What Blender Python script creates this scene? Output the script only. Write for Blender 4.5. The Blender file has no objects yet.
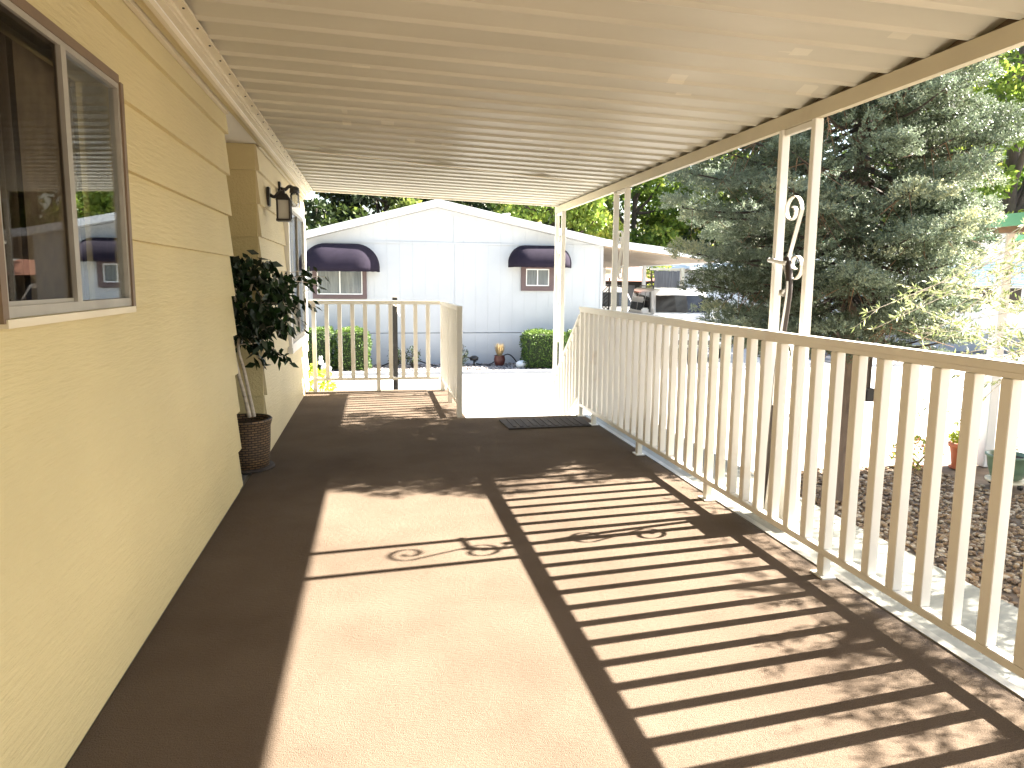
import bpy, bmesh, math, random
import numpy as np
from mathutils import Vector, Matrix
random.seed(7); RNG = np.random.default_rng(11)
S = bpy.context.scene; C = S.collection; PI = math.pi
G = -0.75                                   # ground level, deck top is 0

# ------------------------------------------------------------------ materials
def _mat(name):
    m = bpy.data.materials.new(name); m.use_nodes = True
    nt = m.node_tree; b = nt.nodes['Principled BSDF']
    return m, nt, b
def N(nt, t, **kw):
    n = nt.nodes.new(t)
    for k, v in kw.items(): setattr(n, k, v)
    return n
def coords(nt, scale=(1,1,1)):
    tc = N(nt, 'ShaderNodeNewGeometry'); mp = N(nt, 'ShaderNodeMapping')
    mp.inputs['Scale'].default_value = scale
    nt.links.new(tc.outputs['Position'], mp.inputs[0]); return mp.outputs[0]
def noise(nt, vec, scale, detail=4, rough=.55):
    n = N(nt, 'ShaderNodeTexNoise'); n.inputs['Scale'].default_value = scale
    n.inputs['Detail'].default_value = detail; n.inputs['Roughness'].default_value = rough
    nt.links.new(vec, n.inputs['Vector']); return n.outputs['Fac']
def ramp(nt, fac, stops):
    r = N(nt, 'ShaderNodeValToRGB'); e = r.color_ramp.elements
    while len(e) > 1: e.remove(e[-1])
    e[0].position = stops[0][0]; e[0].color = (*stops[0][1], 1)
    for p, c in stops[1:]:
        x = e.new(p); x.color = (*c, 1)
    nt.links.new(fac, r.inputs[0]); return r.outputs[0]
def bump(nt, b, fac, strength=.3, dist=.01):
    n = N(nt, 'ShaderNodeBump'); n.inputs['Strength'].default_value = strength
    n.inputs['Distance'].default_value = dist
    nt.links.new(fac, n.inputs['Height']); nt.links.new(n.outputs[0], b.inputs['Normal']); return n
def mul(c, k): return tuple(min(1, x*k) for x in c)
def paint(name, col, rough=.5, var=.12, scale=3., vs=(1,1,1), bstr=.1, bscale=60, dirt=None, metal=0, spec=.5):
    m, nt, b = _mat(name); v = coords(nt, vs)
    f = noise(nt, v, scale, 5)
    stops = [(.3, mul(col, 1-var)), (.7, mul(col, 1+var*.5))]
    if dirt: stops = [(.22, dirt), (.36, mul(col, 1-var))] + [(.7, mul(col, 1+var*.5))]
    nt.links.new(ramp(nt, f, stops), b.inputs['Base Color'])
    b.inputs['Roughness'].default_value = rough; b.inputs['Metallic'].default_value = metal
    b.inputs['Specular IOR Level'].default_value = spec
    if bstr: bump(nt, b, noise(nt, v, bscale, 3), bstr, .004)
    return m
def leafmat(name, stops, trans=.35, rough=.5):
    m, nt, b = _mat(name)
    a = N(nt, 'ShaderNodeAttribute', attribute_name='tint')
    c = ramp(nt, a.outputs['Fac'], stops)
    nt.links.new(c, b.inputs['Base Color']); b.inputs['Roughness'].default_value = rough
    b.inputs['Specular IOR Level'].default_value = .3
    if trans:
        t = N(nt, 'ShaderNodeBsdfTranslucent'); mx = N(nt, 'ShaderNodeMixShader'); mx.inputs[0].default_value = trans
        nt.links.new(c, t.inputs[0])
        nt.links.new(b.outputs[0], mx.inputs[1]); nt.links.new(t.outputs[0], mx.inputs[2])
        nt.links.new(mx.outputs[0], nt.nodes['Material Output'].inputs[0])
    return m

# siding: wood-grain embossed yellow clapboard
def siding_mat(name, col):
    m, nt, b = _mat(name); v = coords(nt, (1, .10, 1.0)); v2 = coords(nt)
    big = noise(nt, v2, 1.1, 4)
    nt.links.new(ramp(nt, big, [(.25, mul(col, .88)), (.75, mul(col, 1.06))]), b.inputs['Base Color'])
    b.inputs['Roughness'].default_value = .55
    g = noise(nt, v, 75, 5, .65)
    bump(nt, b, g, .6, .012)
    return m
M = {}
M['siding'] = siding_mat('yellow_siding', (.56, .48, .26))
M['siding_pale'] = siding_mat('pale_siding', (.60, .52, .33))
M['cream'] = paint('cream_paint', (.62, .56, .42), .42, .07, 2, bstr=.06, dirt=(.52,.44,.32))
M['rail'] = paint('rail_paint', (.79, .765, .70), .38, .05, 2.5, bstr=.05, dirt=(.58,.48,.35))
M['tanceil'] = paint('tan_ceiling', (.33,.26,.19), .6, .1, 2)
M['matbrown'] = paint('mat_brown', (.045,.036,.032), .9, .2, 20)
M['shadedslab'] = paint('shaded_slab_paint', (.21,.21,.185), .5, .1, 3, bstr=.1, dirt=(.15,.15,.13))  # white apron; tree shade is put into this darker grey base colour
M['postwhite'] = paint('post_white', (.80, .78, .72), .38, .05, 2.5, bstr=.05)
M['white'] = paint('white_paint', (.78, .78, .77), .45, .05, 2, bstr=.05)
M['brown_trim'] = paint('brown_trim', (.16, .11, .07), .5, .2, 6)
M['alu'] = paint('aluminium', (.36, .34, .30), .45, .15, 8, metal=.35, bstr=.03)
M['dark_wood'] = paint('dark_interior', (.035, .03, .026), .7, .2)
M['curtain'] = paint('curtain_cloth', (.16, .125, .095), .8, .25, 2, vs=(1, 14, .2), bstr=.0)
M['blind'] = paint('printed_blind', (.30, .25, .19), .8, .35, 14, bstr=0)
M['black'] = paint('black_metal', (.018, .017, .018), .42, .2, 20)
M['navy'] = paint('navy_canvas', (.018, .014, .024), .9, .15, 8, vs=(1,1,1), bstr=.2, bscale=300, spec=.12)
M['frame_brown'] = paint('mauve_brown_trim', (.115, .075, .075), .6, .1, 8)
M['concrete'] = paint('concrete', (.36, .355, .34), .8, .10, .8, bstr=.25, bscale=40)
M['asphalt'] = paint('asphalt', (.12, .12, .125), .9, .2, 3, bstr=.4, bscale=120)
M['kerb'] = paint('kerb_concrete', (.33, .34, .36), .85, .15, 3, bstr=.3)
M['earth'] = paint('earth', (.20, .15, .105), .95, .3, 6, bstr=.6, bscale=50)
M['barks'] = paint('bark_grey', (.17, .125, .095), .95, .45, 12, vs=(1,1,.25), bstr=1, bscale=30)
M['barkdark'] = paint('bark_dark', (.07, .055, .045), .95, .35, 10, vs=(1,1,.25), bstr=1, bscale=25)
M['twig'] = paint('dry_twig', (.22, .13, .075), .9, .3, 10, bstr=0)
M['birch'] = paint('birch_bark', (.55, .49, .41), .75, .25, 18, vs=(1,1,2.2), dirt=(.06,.05,.045), bstr=.3)
M['terracotta'] = paint('terracotta', (.42, .13, .065), .75, .15, 8)
M['maroon'] = paint('maroon_glaze', (.10, .028, .022), .4, .2, 8)
M['greenpot'] = paint('green_glaze', (.13, .20, .13), .4, .2, 8)
M['rooftile'] = paint('pink_tile', (.50, .24, .17), .8, .15, 6)
M['greentrim'] = paint('green_fascia', (.12, .34, .17), .45, .12, 4)
M['greywood'] = paint('weathered_wood', (.17, .165, .165), .85, .35, 6, vs=(6, 6, .3), bstr=.4)
M['soil'] = paint('potting_soil', (.05, .035, .025), .95, .3, 40, bstr=.8)
M['ornament'] = paint('white_plaster', (.78, .80, .82), .5, .06, 8)
M['rubber'] = paint('tyre_rubber', (.02, .02, .02), .8, .1, 20)
M['chrome'] = paint('chrome', (.65, .65, .66), .18, .05, 4, metal=1, bstr=0)
M['carwhite'] = paint('car_white', (.72, .72, .71), .22, .03, 3, bstr=0)
M['cargrey'] = paint('car_silver', (.20, .20, .20), .25, .05, 3, bstr=0)
M['lampglass'] = paint('frosted_glass', (.50, .50, .47), .25, .06, 9, bstr=0)
M['bluewhite'] = paint('blue_white_louvre', (.62, .76, .86), .5, .05, 3)
M['roofgrey'] = paint('roof_coating', (.66, .72, .74), .6, .1, 2)
M['hose'] = paint('dark_brown_tube', (.035, .025, .022), .5, .4, 12)

def mk_housewall():
    m, nt, b = _mat('white_grooved_panel')
    v2 = coords(nt); f = noise(nt, v2, 1.3, 4)
    g = N(nt, 'ShaderNodeNewGeometry'); sp = N(nt, 'ShaderNodeSeparateXYZ'); nt.links.new(g.outputs['Position'], sp.inputs[0])
    mm = N(nt, 'ShaderNodeMath', operation='MULTIPLY'); mm.inputs[1].default_value = 1/.305; nt.links.new(sp.outputs[0], mm.inputs[0])
    fr = N(nt, 'ShaderNodeMath', operation='FRACT'); nt.links.new(mm.outputs[0], fr.inputs[0])
    lt = N(nt, 'ShaderNodeMath', operation='GREATER_THAN'); lt.inputs[1].default_value = .035; nt.links.new(fr.outputs[0], lt.inputs[0])
    nt.links.new(ramp(nt, f, [(.3, (.43,.445,.46)), (.7, (.475,.49,.505))]), b.inputs['Base Color'])
    bump(nt, b, lt.outputs[0], .8, .012); b.inputs['Roughness'].default_value = .6
    return m
M['housewall'] = mk_housewall()

def mk_carpet():
    m, nt, b = _mat('brown_outdoor_carpet')
    v = coords(nt)
    big = noise(nt, v, 1.6, 6, .6); fine = noise(nt, v, 260, 2, .6)
    wv = noise(nt, coords(nt, (.28, 1, 1)), 150, 2, .5)
    c1 = ramp(nt, big, [(.25, (.115,.085,.062)), (.5, (.144,.109,.081)), (.75, (.168,.130,.098))])
    c2 = ramp(nt, fine, [(.35, (.55,.55,.55)), (.65, (1,1,1))])
    mx = N(nt, 'ShaderNodeMix', data_type='RGBA', blend_type='MULTIPLY'); mx.inputs[0].default_value = .75
    nt.links.new(c1, mx.inputs[6]); nt.links.new(c2, mx.inputs[7])
    nt.links.new(mx.outputs[2], b.inputs['Base Color'])
    b.inputs['Roughness'].default_value = .95; b.inputs['Specular IOR Level'].default_value = .06
    ad2 = N(nt, 'ShaderNodeMath', operation='ADD'); nt.links.new(wv, ad2.inputs[0]); nt.links.new(fine, ad2.inputs[1])
    bump(nt, b, ad2.outputs[0], .8, .006)
    return m
M['carpet'] = mk_carpet()

def mk_ceiling():
    m, nt, b = _mat('cream_roof_metal')
    v = coords(nt)
    f = noise(nt, coords(nt, (.5,1.6,1)), 1.4, 5)
    base = ramp(nt, f, [(.25, (.43,.415,.35)), (.55, (.50,.485,.415)), (.8, (.56,.545,.47))])
    # square rub marks left by old tape
    vo = N(nt, 'ShaderNodeTexVoronoi', distance='CHEBYCHEV'); vo.inputs['Scale'].default_value = 4.2
    nt.links.new(v, vo.inputs['Vector'])
    gt = N(nt, 'ShaderNodeMath', operation='LESS_THAN'); gt.inputs[1].default_value = .17; nt.links.new(vo.outputs['Distance'], gt.inputs[0])
    patch = noise(nt, v, .9, 1)
    gp = N(nt, 'ShaderNodeMath', operation='GREATER_THAN'); gp.inputs[1].default_value = .57; nt.links.new(patch, gp.inputs[0])
    mu = N(nt, 'ShaderNodeMath', operation='MULTIPLY'); nt.links.new(gt.outputs[0], mu.inputs[0]); nt.links.new(gp.outputs[0], mu.inputs[1])
    mu2 = N(nt, 'ShaderNodeMath', operation='MULTIPLY'); mu2.inputs[1].default_value = .35; nt.links.new(mu.outputs[0], mu2.inputs[0])
    mx = N(nt, 'ShaderNodeMix', data_type='RGBA'); nt.links.new(mu2.outputs[0], mx.inputs[0])
    nt.links.new(base, mx.inputs[6]); mx.inputs[7].default_value = (.74,.70,.58,1)
    nt.links.new(mx.outputs[2], b.inputs['Base Color'])
    b.inputs['Roughness'].default_value = .34; b.inputs['Specular IOR Level'].default_value = .5
    bump(nt, b, noise(nt, coords(nt, (.35,1,1)), 9, 3), .12, .01)
    return m
M['ceiling'] = mk_ceiling()

def mk_glass(name, tint=(.9,.92,.92), gl=.0, k=1.):
    m, nt, b = _mat(name)
    nt.nodes.remove(b)
    t = N(nt, 'ShaderNodeBsdfTransparent'); t.inputs[0].default_value = (*tint, 1)
    g = N(nt, 'ShaderNodeBsdfGlossy'); g.inputs['Roughness'].default_value = .015; g.inputs[0].default_value = (.95,.97,1,1)
    fr = N(nt, 'ShaderNodeFresnel'); fr.inputs[0].default_value = 1.55
    ad = N(nt, 'ShaderNodeMath', operation='MULTIPLY_ADD'); ad.inputs[1].default_value = k; ad.inputs[2].default_value = gl; nt.links.new(fr.outputs[0], ad.inputs[0])
    mx = N(nt, 'ShaderNodeMixShader'); nt.links.new(ad.outputs[0], mx.inputs[0])
    nt.links.new(t.outputs[0], mx.inputs[1]); nt.links.new(g.outputs[0], mx.inputs[2])
    nt.links.new(mx.outputs[0], nt.nodes['Material Output'].inputs[0]); return m
M['glass'] = mk_glass('window_glass', gl=.02, k=.33)
M['screen'] = mk_glass('screened_glass', (.60,.57,.53), .005, .09)
M['carglass'] = paint('tinted_glass', (.012,.014,.016), .06, .1, 3, bstr=0)
M['clearjar'] = mk_glass('clear_jar', (.8,.8,.78), .12)

def mk_wicker():
    m, nt, b = _mat('wicker')
    tc = N(nt, 'ShaderNodeTexCoord')
    a = N(nt, 'ShaderNodeTexBrick'); a.inputs['Scale'].default_value = 1
    a.inputs['Color1'].default_value = (.21,.125,.06,1); a.inputs['Color2'].default_value = (.10,.062,.034,1)
    a.inputs['Mortar'].default_value = (.015,.01,.007,1); a.inputs['Mortar Size'].default_value = .004
    a.inputs['Brick Width'].default_value = .045; a.inputs['Row Height'].default_value = .017
    nt.links.new(tc.outputs['UV'], a.inputs['Vector'])
    nt.links.new(a.outputs['Color'], b.inputs['Base Color']); b.inputs['Roughness'].default_value = .6
    bump(nt, b, a.outputs['Fac'], -.8, .006); return m
M['wicker'] = mk_wicker()

def mk_tint(name, stops, rough=.8):
    m, nt, b = _mat(name); a = N(nt, 'ShaderNodeAttribute', attribute_name='tint')
    nt.links.new(ramp(nt, a.outputs['Fac'], stops), b.inputs['Base Color']); b.inputs['Roughness'].default_value = rough
    bump(nt, b, noise(nt, coords(nt), 60, 3), .4, .005); return m
M['stones'] = mk_tint('river_stones', [(0,(.08,.055,.035)),(.3,(.19,.12,.07)),(.55,(.29,.19,.10)),(.8,(.36,.28,.19)),(1,(.52,.44,.34))])
M['gravel'] = mk_tint('grey_gravel', [(0,(.10,.09,.09)),(.5,(.23,.21,.20)),(1,(.42,.38,.36))])
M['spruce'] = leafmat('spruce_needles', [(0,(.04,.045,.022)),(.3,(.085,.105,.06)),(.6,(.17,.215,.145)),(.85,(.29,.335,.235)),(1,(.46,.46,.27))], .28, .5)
M['leafy'] = leafmat('broad_leaves', [(0,(.05,.09,.015)),(.4,(.13,.20,.03)),(.75,(.21,.29,.045)),(1,(.38,.41,.08))], .45)
M['leafdark'] = leafmat('dark_leaves', [(0,(.015,.026,.010)),(.5,(.045,.07,.018)),(1,(.20,.25,.05))], .35)
M['box'] = leafmat('boxwood_leaves', [(0,(.03,.06,.015)),(.5,(.07,.13,.025)),(1,(.15,.22,.04))], .3)
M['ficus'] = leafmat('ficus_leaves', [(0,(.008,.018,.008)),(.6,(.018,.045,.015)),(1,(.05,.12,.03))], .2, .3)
M['olive'] = leafmat('olive_leaves', [(0,(.14,.18,.06)),(.5,(.28,.33,.14)),(1,(.48,.50,.28))], .45)
M['lime'] = leafmat('lime_leaves', [(0,(.20,.30,.02)),(1,(.46,.50,.05))], .45)
M['straw'] = leafmat('straw_blades', [(0,(.36,.26,.12)),(1,(.66,.52,.30))], .3)
M['petals'] = leafmat('mixed_blooms', [(0,(.12,.2,.03)),(.5,(.4,.42,.08)),(.7,(.55,.22,.12)),(1,(.7,.55,.45))], .3)

# ------------------------------------------------------------------ object helpers
def tag(o, label=None, cat=None, group=None, kind=None):
    if label: o['label'] = label
    if cat: o['category'] = cat
    if group: o['group'] = group
    if kind: o['kind'] = kind
    return o
def root(name, loc, label, cat, group=None, rz=0):
    o = bpy.data.objects.new(name, None); o.location = loc; o.rotation_euler = (0,0,rz); o.empty_display_size = .1
    C.objects.link(o); tag(o, label, cat, group); return o
class MB:
    """collects shapes in the coordinates of whatever parent it is built under"""
    def __init__(s): s.v = []; s.f = []
    def add(s, vs, fs):
        n = len(s.v); s.v += [tuple(p) for p in vs]; s.f += [tuple(i+n for i in f) for f in fs]; return s
    def box(s, x0,x1,y0,y1,z0,z1):
        return s.add([(x0,y0,z0),(x1,y0,z0),(x1,y1,z0),(x0,y1,z0),(x0,y0,z1),(x1,y0,z1),(x1,y1,z1),(x0,y1,z1)],
                     [(0,3,2,1),(4,5,6,7),(0,1,5,4),(1,2,6,5),(2,3,7,6),(3,0,4,7)])
    def hexa(s, p): return s.add(p, [(0,3,2,1),(4,5,6,7),(0,1,5,4),(1,2,6,5),(2,3,7,6),(3,0,4,7)])
    def prism(s, poly, a, b, fn):           # poly 2D, extruded between a and b; fn(u,v,t)->xyz
        n = len(poly); vs = [fn(u,v,a) for u,v in poly] + [fn(u,v,b) for u,v in poly]
        fs = [tuple(range(n))[::-1], tuple(range(n,2*n))] + [(i,(i+1)%n,(i+1)%n+n,i+n) for i in range(n)]
        return s.add(vs, fs)
    def tube(s, pts, r, n=8, flat=None):
        pts = [Vector(p) for p in pts]; rs = r if isinstance(r,(list,tuple)) else [r]*len(pts)
        vs = []; prev = None
        for i,p in enumerate(pts):
            d = (pts[min(i+1,len(pts)-1)] - pts[max(i-1,0)]).normalized()
            if prev is None:
                a = Vector((0,0,1)) if abs(d.z) < .9 else Vector((1,0,0)); u = d.cross(a).normalized()
            else: u = (prev - d*prev.dot(d)).normalized()
            prev = u; w = d.cross(u)
            for k in range(n):
                t = 2*PI*k/n
                if flat: q = u*math.cos(t)*flat[0] + w*math.sin(t)*flat[1]
                else: q = (u*math.cos(t) + w*math.sin(t))*rs[i]
                vs.append(p+q)
        fs = [(i*n+k, i*n+(k+1)%n, (i+1)*n+(k+1)%n, (i+1)*n+k) for i in range(len(pts)-1) for k in range(n)]
        fs += [tuple(range(n))[::-1], tuple(range((len(pts)-1)*n, len(pts)*n))]
        return s.add(vs, fs)
    def lathe(s, prof, n=28, c=(0,0,0), cap=True):
        vs = [(c[0]+r*math.cos(2*PI*k/n), c[1]+r*math.sin(2*PI*k/n), c[2]+z) for r,z in prof for k in range(n)]
        m = len(prof); fs = [(i*n+k, i*n+(k+1)%n, (i+1)*n+(k+1)%n, (i+1)*n+k) for i in range(m-1) for k in range(n)]
        if cap: fs += [tuple(range(n))[::-1], tuple(range((m-1)*n, m*n))]
        return s.add(vs, fs)
    def build(s, name, mat, parent=None, loc=None, smooth=False, bevel=0, world=False):
        off = Vector((0,0,0))
        if loc is not None: off = Vector(loc)
        elif world and parent is not None: off = Vector(parent.location)
        me = bpy.data.meshes.new(name)
        me.from_pydata([tuple(Vector(p)-off) for p in s.v], [], s.f); me.validate()
        bm = bmesh.new(); bm.from_mesh(me); bmesh.ops.recalc_face_normals(bm, faces=bm.faces)
        if bevel: bmesh.ops.bevel(bm, geom=list(bm.edges), offset=bevel, segments=2, affect='EDGES', clamp_overlap=True)
        bm.to_mesh(me); bm.free()
        if smooth: me.shade_smooth()
        me.materials.append(mat)
        o = bpy.data.objects.new(name, me); C.objects.link(o)
        if parent is not None: o.parent = parent
        elif loc is not None: o.location = loc
        return o
def npmesh(name, V, F, mat, parent=None, tint=None, smooth=False, loc=None):
    """V (n,3), F (m,k) numpy; tint per vertex"""
    V = np.asarray(V, dtype=np.float32); F = np.asarray(F, dtype=np.int32)
    if loc is not None: V = V - np.array(loc, dtype=np.float32)
    me = bpy.data.meshes.new(name); k = F.shape[1]
    me.vertices.add(len(V)); me.vertices.foreach_set('co', V.ravel())
    me.loops.add(F.size); me.loops.foreach_set('vertex_index', F.ravel())
    me.polygons.add(len(F)); me.polygons.foreach_set('loop_start', np.arange(0, F.size, k, dtype=np.int32))
    me.polygons.foreach_set('loop_total', np.full(len(F), k, dtype=np.int32))
    me.update(calc_edges=True)
    if tint is not None:
        a = me.attributes.new('tint', 'FLOAT', 'POINT'); a.data.foreach_set('value', np.clip(tint,0,1).astype(np.float32))
    if smooth: me.shade_smooth()
    me.materials.append(mat)
    o = bpy.data.objects.new(name, me); C.objects.link(o)
    if parent is not None: o.parent = parent
    elif loc is not None: o.location = loc
    return o
def norm(a): return a/np.maximum(np.linalg.norm(a,axis=-1,keepdims=True),1e-9)
def leaves(P, D, L, W, tint, nrm=None, fold=.0, jit=.12):
    """diamond leaves: base P, direction D, length L, width W"""
    n = len(P); D = norm(D); R = RNG.normal(size=(n,3)) if nrm is None else nrm + RNG.normal(size=(n,3))*.5
    U = norm(np.cross(D, R)); Nn = norm(np.cross(U, D))
    L = np.broadcast_to(L,(n,))[:,None]; W = np.broadcast_to(W,(n,))[:,None]
    mid = P + D*L*.45
    V = np.stack([P, mid+U*W*.5+Nn*W*fold, P+D*L, mid-U*W*.5+Nn*W*fold], 1).reshape(-1,3)
    F = np.arange(4*n).reshape(n,4)
    t = np.repeat(np.clip(tint + RNG.normal(size=n)*jit, 0, 1), 4)
    return V, F, t
def merge(parts):
    V=[];F=[];T=[];o=0
    for v,f,t in parts: V.append(v);F.append(f+o);T.append(t);o+=len(v)
    return np.concatenate(V),np.concatenate(F),np.concatenate(T)
def unit(n):
    return norm(RNG.normal(size=(n,3)))
def copy_tree(o, parent=None):
    c = o.copy(); C.objects.link(c); c.parent = parent
    for ch in list(o.children): copy_tree(ch, c)
    return c

# ------------------------------------------------------------------ ground
def sheet(name, pts, z, mat, kind='structure'):
    m = MB(); m.add([(x,y,z) for x,y in pts], [tuple(range(len(pts)))])
    o = m.build(name, mat); return tag(o, kind=kind)
o = sheet('ground', [(-400,-400),(400,-400),(400,400),(-400,400)], G-.012, M['earth'])
o = sheet('street', [(-60,7.45),(60,7.45),(60,26),(-60,26)], G-.004, M['concrete'])
# joints in the concrete
m = MB()
for y in (9.9, 12.4, 14.9):
    m.box(-20, 20, y, y+.012, G-.004, G-.0005)
for x in (-6,-2.6,.8,4.2,7.6,11): m.box(x, x+.012, 7.5, 16.3, G-.004, G-.0008)
tag(m.build('street_joint', M['kerb']), kind='structure')
m = MB(); m.box(-14, 6.0, 16.42, 16.56, G-.01, G+.07); m.box(11.9,30,16.9,17.05,G-.01,G+.06)
tag(m.build('kerb', M['kerb'], bevel=.01), kind='structure')
sheet('planting_bed', [(-14,16.56),(6.0,16.56),(6.0,18.4),(-14,18.4)], G+.03, M['earth'])
sheet('verge', [(11.9,17.05),(30,17.05),(30,20.5),(11.9,20.5)], G+.02, M['asphalt'])

# stones
def ico(sub=1):
    bm = bmesh.new(); bmesh.ops.create_icosphere(bm, subdivisions=sub, radius=1)
    V = np.array([v.co[:] for v in bm.verts]); F = np.array([[l.index for l in f.verts] for f in bm.faces]); bm.free(); return V,F
def stones(name, pts, size, mat, zsq=.55, sub=2):
    V0,F0 = ico(sub); n=len(pts)
    sc = size*(RNG.uniform(.5,1.25,(n,1)))*np.stack([RNG.uniform(.7,1.35,n),RNG.uniform(.7,1.3,n),RNG.uniform(.45,.8,n)],1)
    a = RNG.uniform(0,2*PI,n); ca,sa=np.cos(a),np.sin(a)
    V = V0[None]*sc[:,None,:]; V = V*(1+RNG.normal(size=(n,len(V0),1))*.07)
    X = V[...,0]*ca[:,None]-V[...,1]*sa[:,None]; Y = V[...,0]*sa[:,None]+V[...,1]*ca[:,None]
    V = np.stack([X,Y,V[...,2]],-1)+pts[:,None,:]
    F = (F0[None]+(np.arange(n)*len(V0))[:,None,None]).reshape(-1,3)
    t = np.repeat(RNG.uniform(0,1,n),len(V0))
    o = npmesh(name, V.reshape(-1,3), F, mat, tint=t, smooth=True); return tag(o, kind='stuff')
n=17000
P = np.stack([RNG.uniform(2.64,7.0,n), RNG.uniform(1.3,7.42,n), np.full(n,G+.004)],1)
P = P[(P[:,0]<6.2)|(P[:,1]<6.2)]
o = stones('river_stones', P, np.where(P[:,1:2]<3.3,.014,.024), M['stones'], sub=1); tag(o, 'loose tan and brown river stones beside the porch', 'stones')
n=5000
P = np.stack([RNG.uniform(-2.6,5.9,n), RNG.uniform(16.6,18.15,n), np.full(n,G+.04)],1)
o = stones('gravel', P, .032, M['gravel'], sub=1); tag(o, 'grey gravel in the strip below the white house', 'gravel')

# ------------------------------------------------------------------ own house
def lap_wall(mb, org, along, out, length, z0, z1, zc, pitch, holes=(), t=.027, grain=None):
    """courses of clapboard; holes = (a0,a1,z0,z1)"""
    A = Vector(along); O = Vector(org); Nn = Vector(out)
    k = math.floor((z0-zc)/pitch); 
    while zc + k*pitch < z1:
        c0 = zc+k*pitch; c1 = c0+pitch; k += 1
        cuts = sorted({max(c0,z0), min(c1,z1)} | {h for ho in holes for h in ho[2:4] if max(c0,z0) < h < min(c1,z1)})
        for za, zb in zip(cuts[:-1], cuts[1:]):
            if zb-za < .002: continue
            segs = [(0,length)]
            for (a0,a1,h0,h1) in holes:
                if h0 < (za+zb)/2 < h1:
                    ns=[]
                    for s0,s1 in segs:
                        if a1<=s0 or a0>=s1: ns.append((s0,s1)); continue
                        if a0>s0: ns.append((s0,a0))
                        if a1<s1: ns.append((a1,s1))
                    segs=ns
            off = lambda z: t - (t-.004)*(z-c0)/(c1-c0)
            for s0,s1 in segs:
                p = []
                for zz in (za,zb):
                    for (s,n_) in ((s0,-.012),(s1,-.012),(s1,off(zz)),(s0,off(zz))):
                        q = O + A*s + Nn*n_; p.append((q.x,q.y,zz))
                mb.hexa(p)
XW, XF = -.853, -.833           # wall planes (behind boards)
NW = (1.87, 2.765, 1.225, 1.955)   # near window opening (Y0,Y1,z0,z1)
FW = (7.45, 9.05, .70, 2.00)    # far window opening
house = root('yellow_house', (-4.8, 3, G), 'yellow lap sided mobile home along the left edge of the porch', 'house')
m = MB()
y0=-4.5
lap_wall(m, (XW,y0,0), (0,1,0), (1,0,0), 4.75-y0, 0.003, 2.285, 0.04, .2355, [(NW[0]-y0,NW[1]-y0,NW[2],NW[3])])
lap_wall(m, (-1.62,5.8,0), (1,0,0), (0,-1,0), 1.62+XF, 0.003, 2.285, -.02, .2355)
m.build('siding', M['siding'], house, world=True)
m = MB()
lap_wall(m, (XF,5.8,0), (0,1,0), (1,0,0), 9.45-5.8, G+.1, 2.285, -.02, .2355, [(FW[0]-5.8,FW[1]-5.8,FW[2],FW[3])])
tag(m.build('siding', M['siding_pale'], house, world=True), 'paler end stretch of the yellow lap siding')
# wall core with openings, end and rear walls
m = MB()
def core(mb, x0, x1, ya, yb, ops):
    z0,z1 = G, 2.285; cur=ya
    for (a,b,c,d) in ops:
        mb.box(x0,x1,cur,a,z0,z1); mb.box(x0,x1,a,b,z0,c); mb.box(x0,x1,a,b,d,z1); cur=b
    mb.box(x0,x1,cur,yb,z0,z1)
core(m, XW-.10, XW-.012, y0, 4.75, [NW]); core(m, XF-.10, XF-.012, 5.813, 9.44, [FW])
m.box(-1.72,-1.62,4.64,5.95,G,2.285); m.box(-1.62,XW-.10,4.64,4.742,G,2.285); m.box(-1.62,XF-.10,5.813,5.913,G,2.285)
m.box(-8.6,-8.5,y0,9.44,G,2.285); m.box(-8.5,XW-.1,y0-.1,y0,G,2.285); m.box(-8.5,XF-.012,9.44,9.53,G,2.285)
m.build('wall', M['siding'], house, world=True)
m = MB()
for ya,yb,xx in ((y0,4.763,XW+.024),(5.79,9.47,XF+.024)):
    pass
m.box(-8.7,-.745, y0-.2, 9.6, 2.287, 2.302)
m.build('soffit', M['postwhite'], house, world=True)
m = MB(); m.hexa([(-8.8,y0-.3,2.304),(-.75,y0-.3,2.304),(-.75,9.7,2.304),(-8.8,9.7,2.304),(-4.9,y0-.3,2.95),(-4.6,y0-.3,2.95),(-4.6,9.7,2.95),(-4.9,9.7,2.95)])
m.build('roof', M['roofgrey'], house, world=True)
m = MB()                                       # trim strips at the top of the siding and along the eave
m.box(XW+.02, XW+.04, y0, 4.70, 2.262, 2.285); m.box(XF+.02, XF+.038, 5.82, 9.4, 2.268, 2.285)
m.box(-.765,-.745, y0, 9.3, 2.262, 2.286)
m.build('eave_trim', M['cream'], house, world=True)
m = MB(); m.box(XW+.045,-.77, y0, 9.2, 2.278, 2.2865)
m.build('eave_board', M['siding'], house, world=True)
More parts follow.
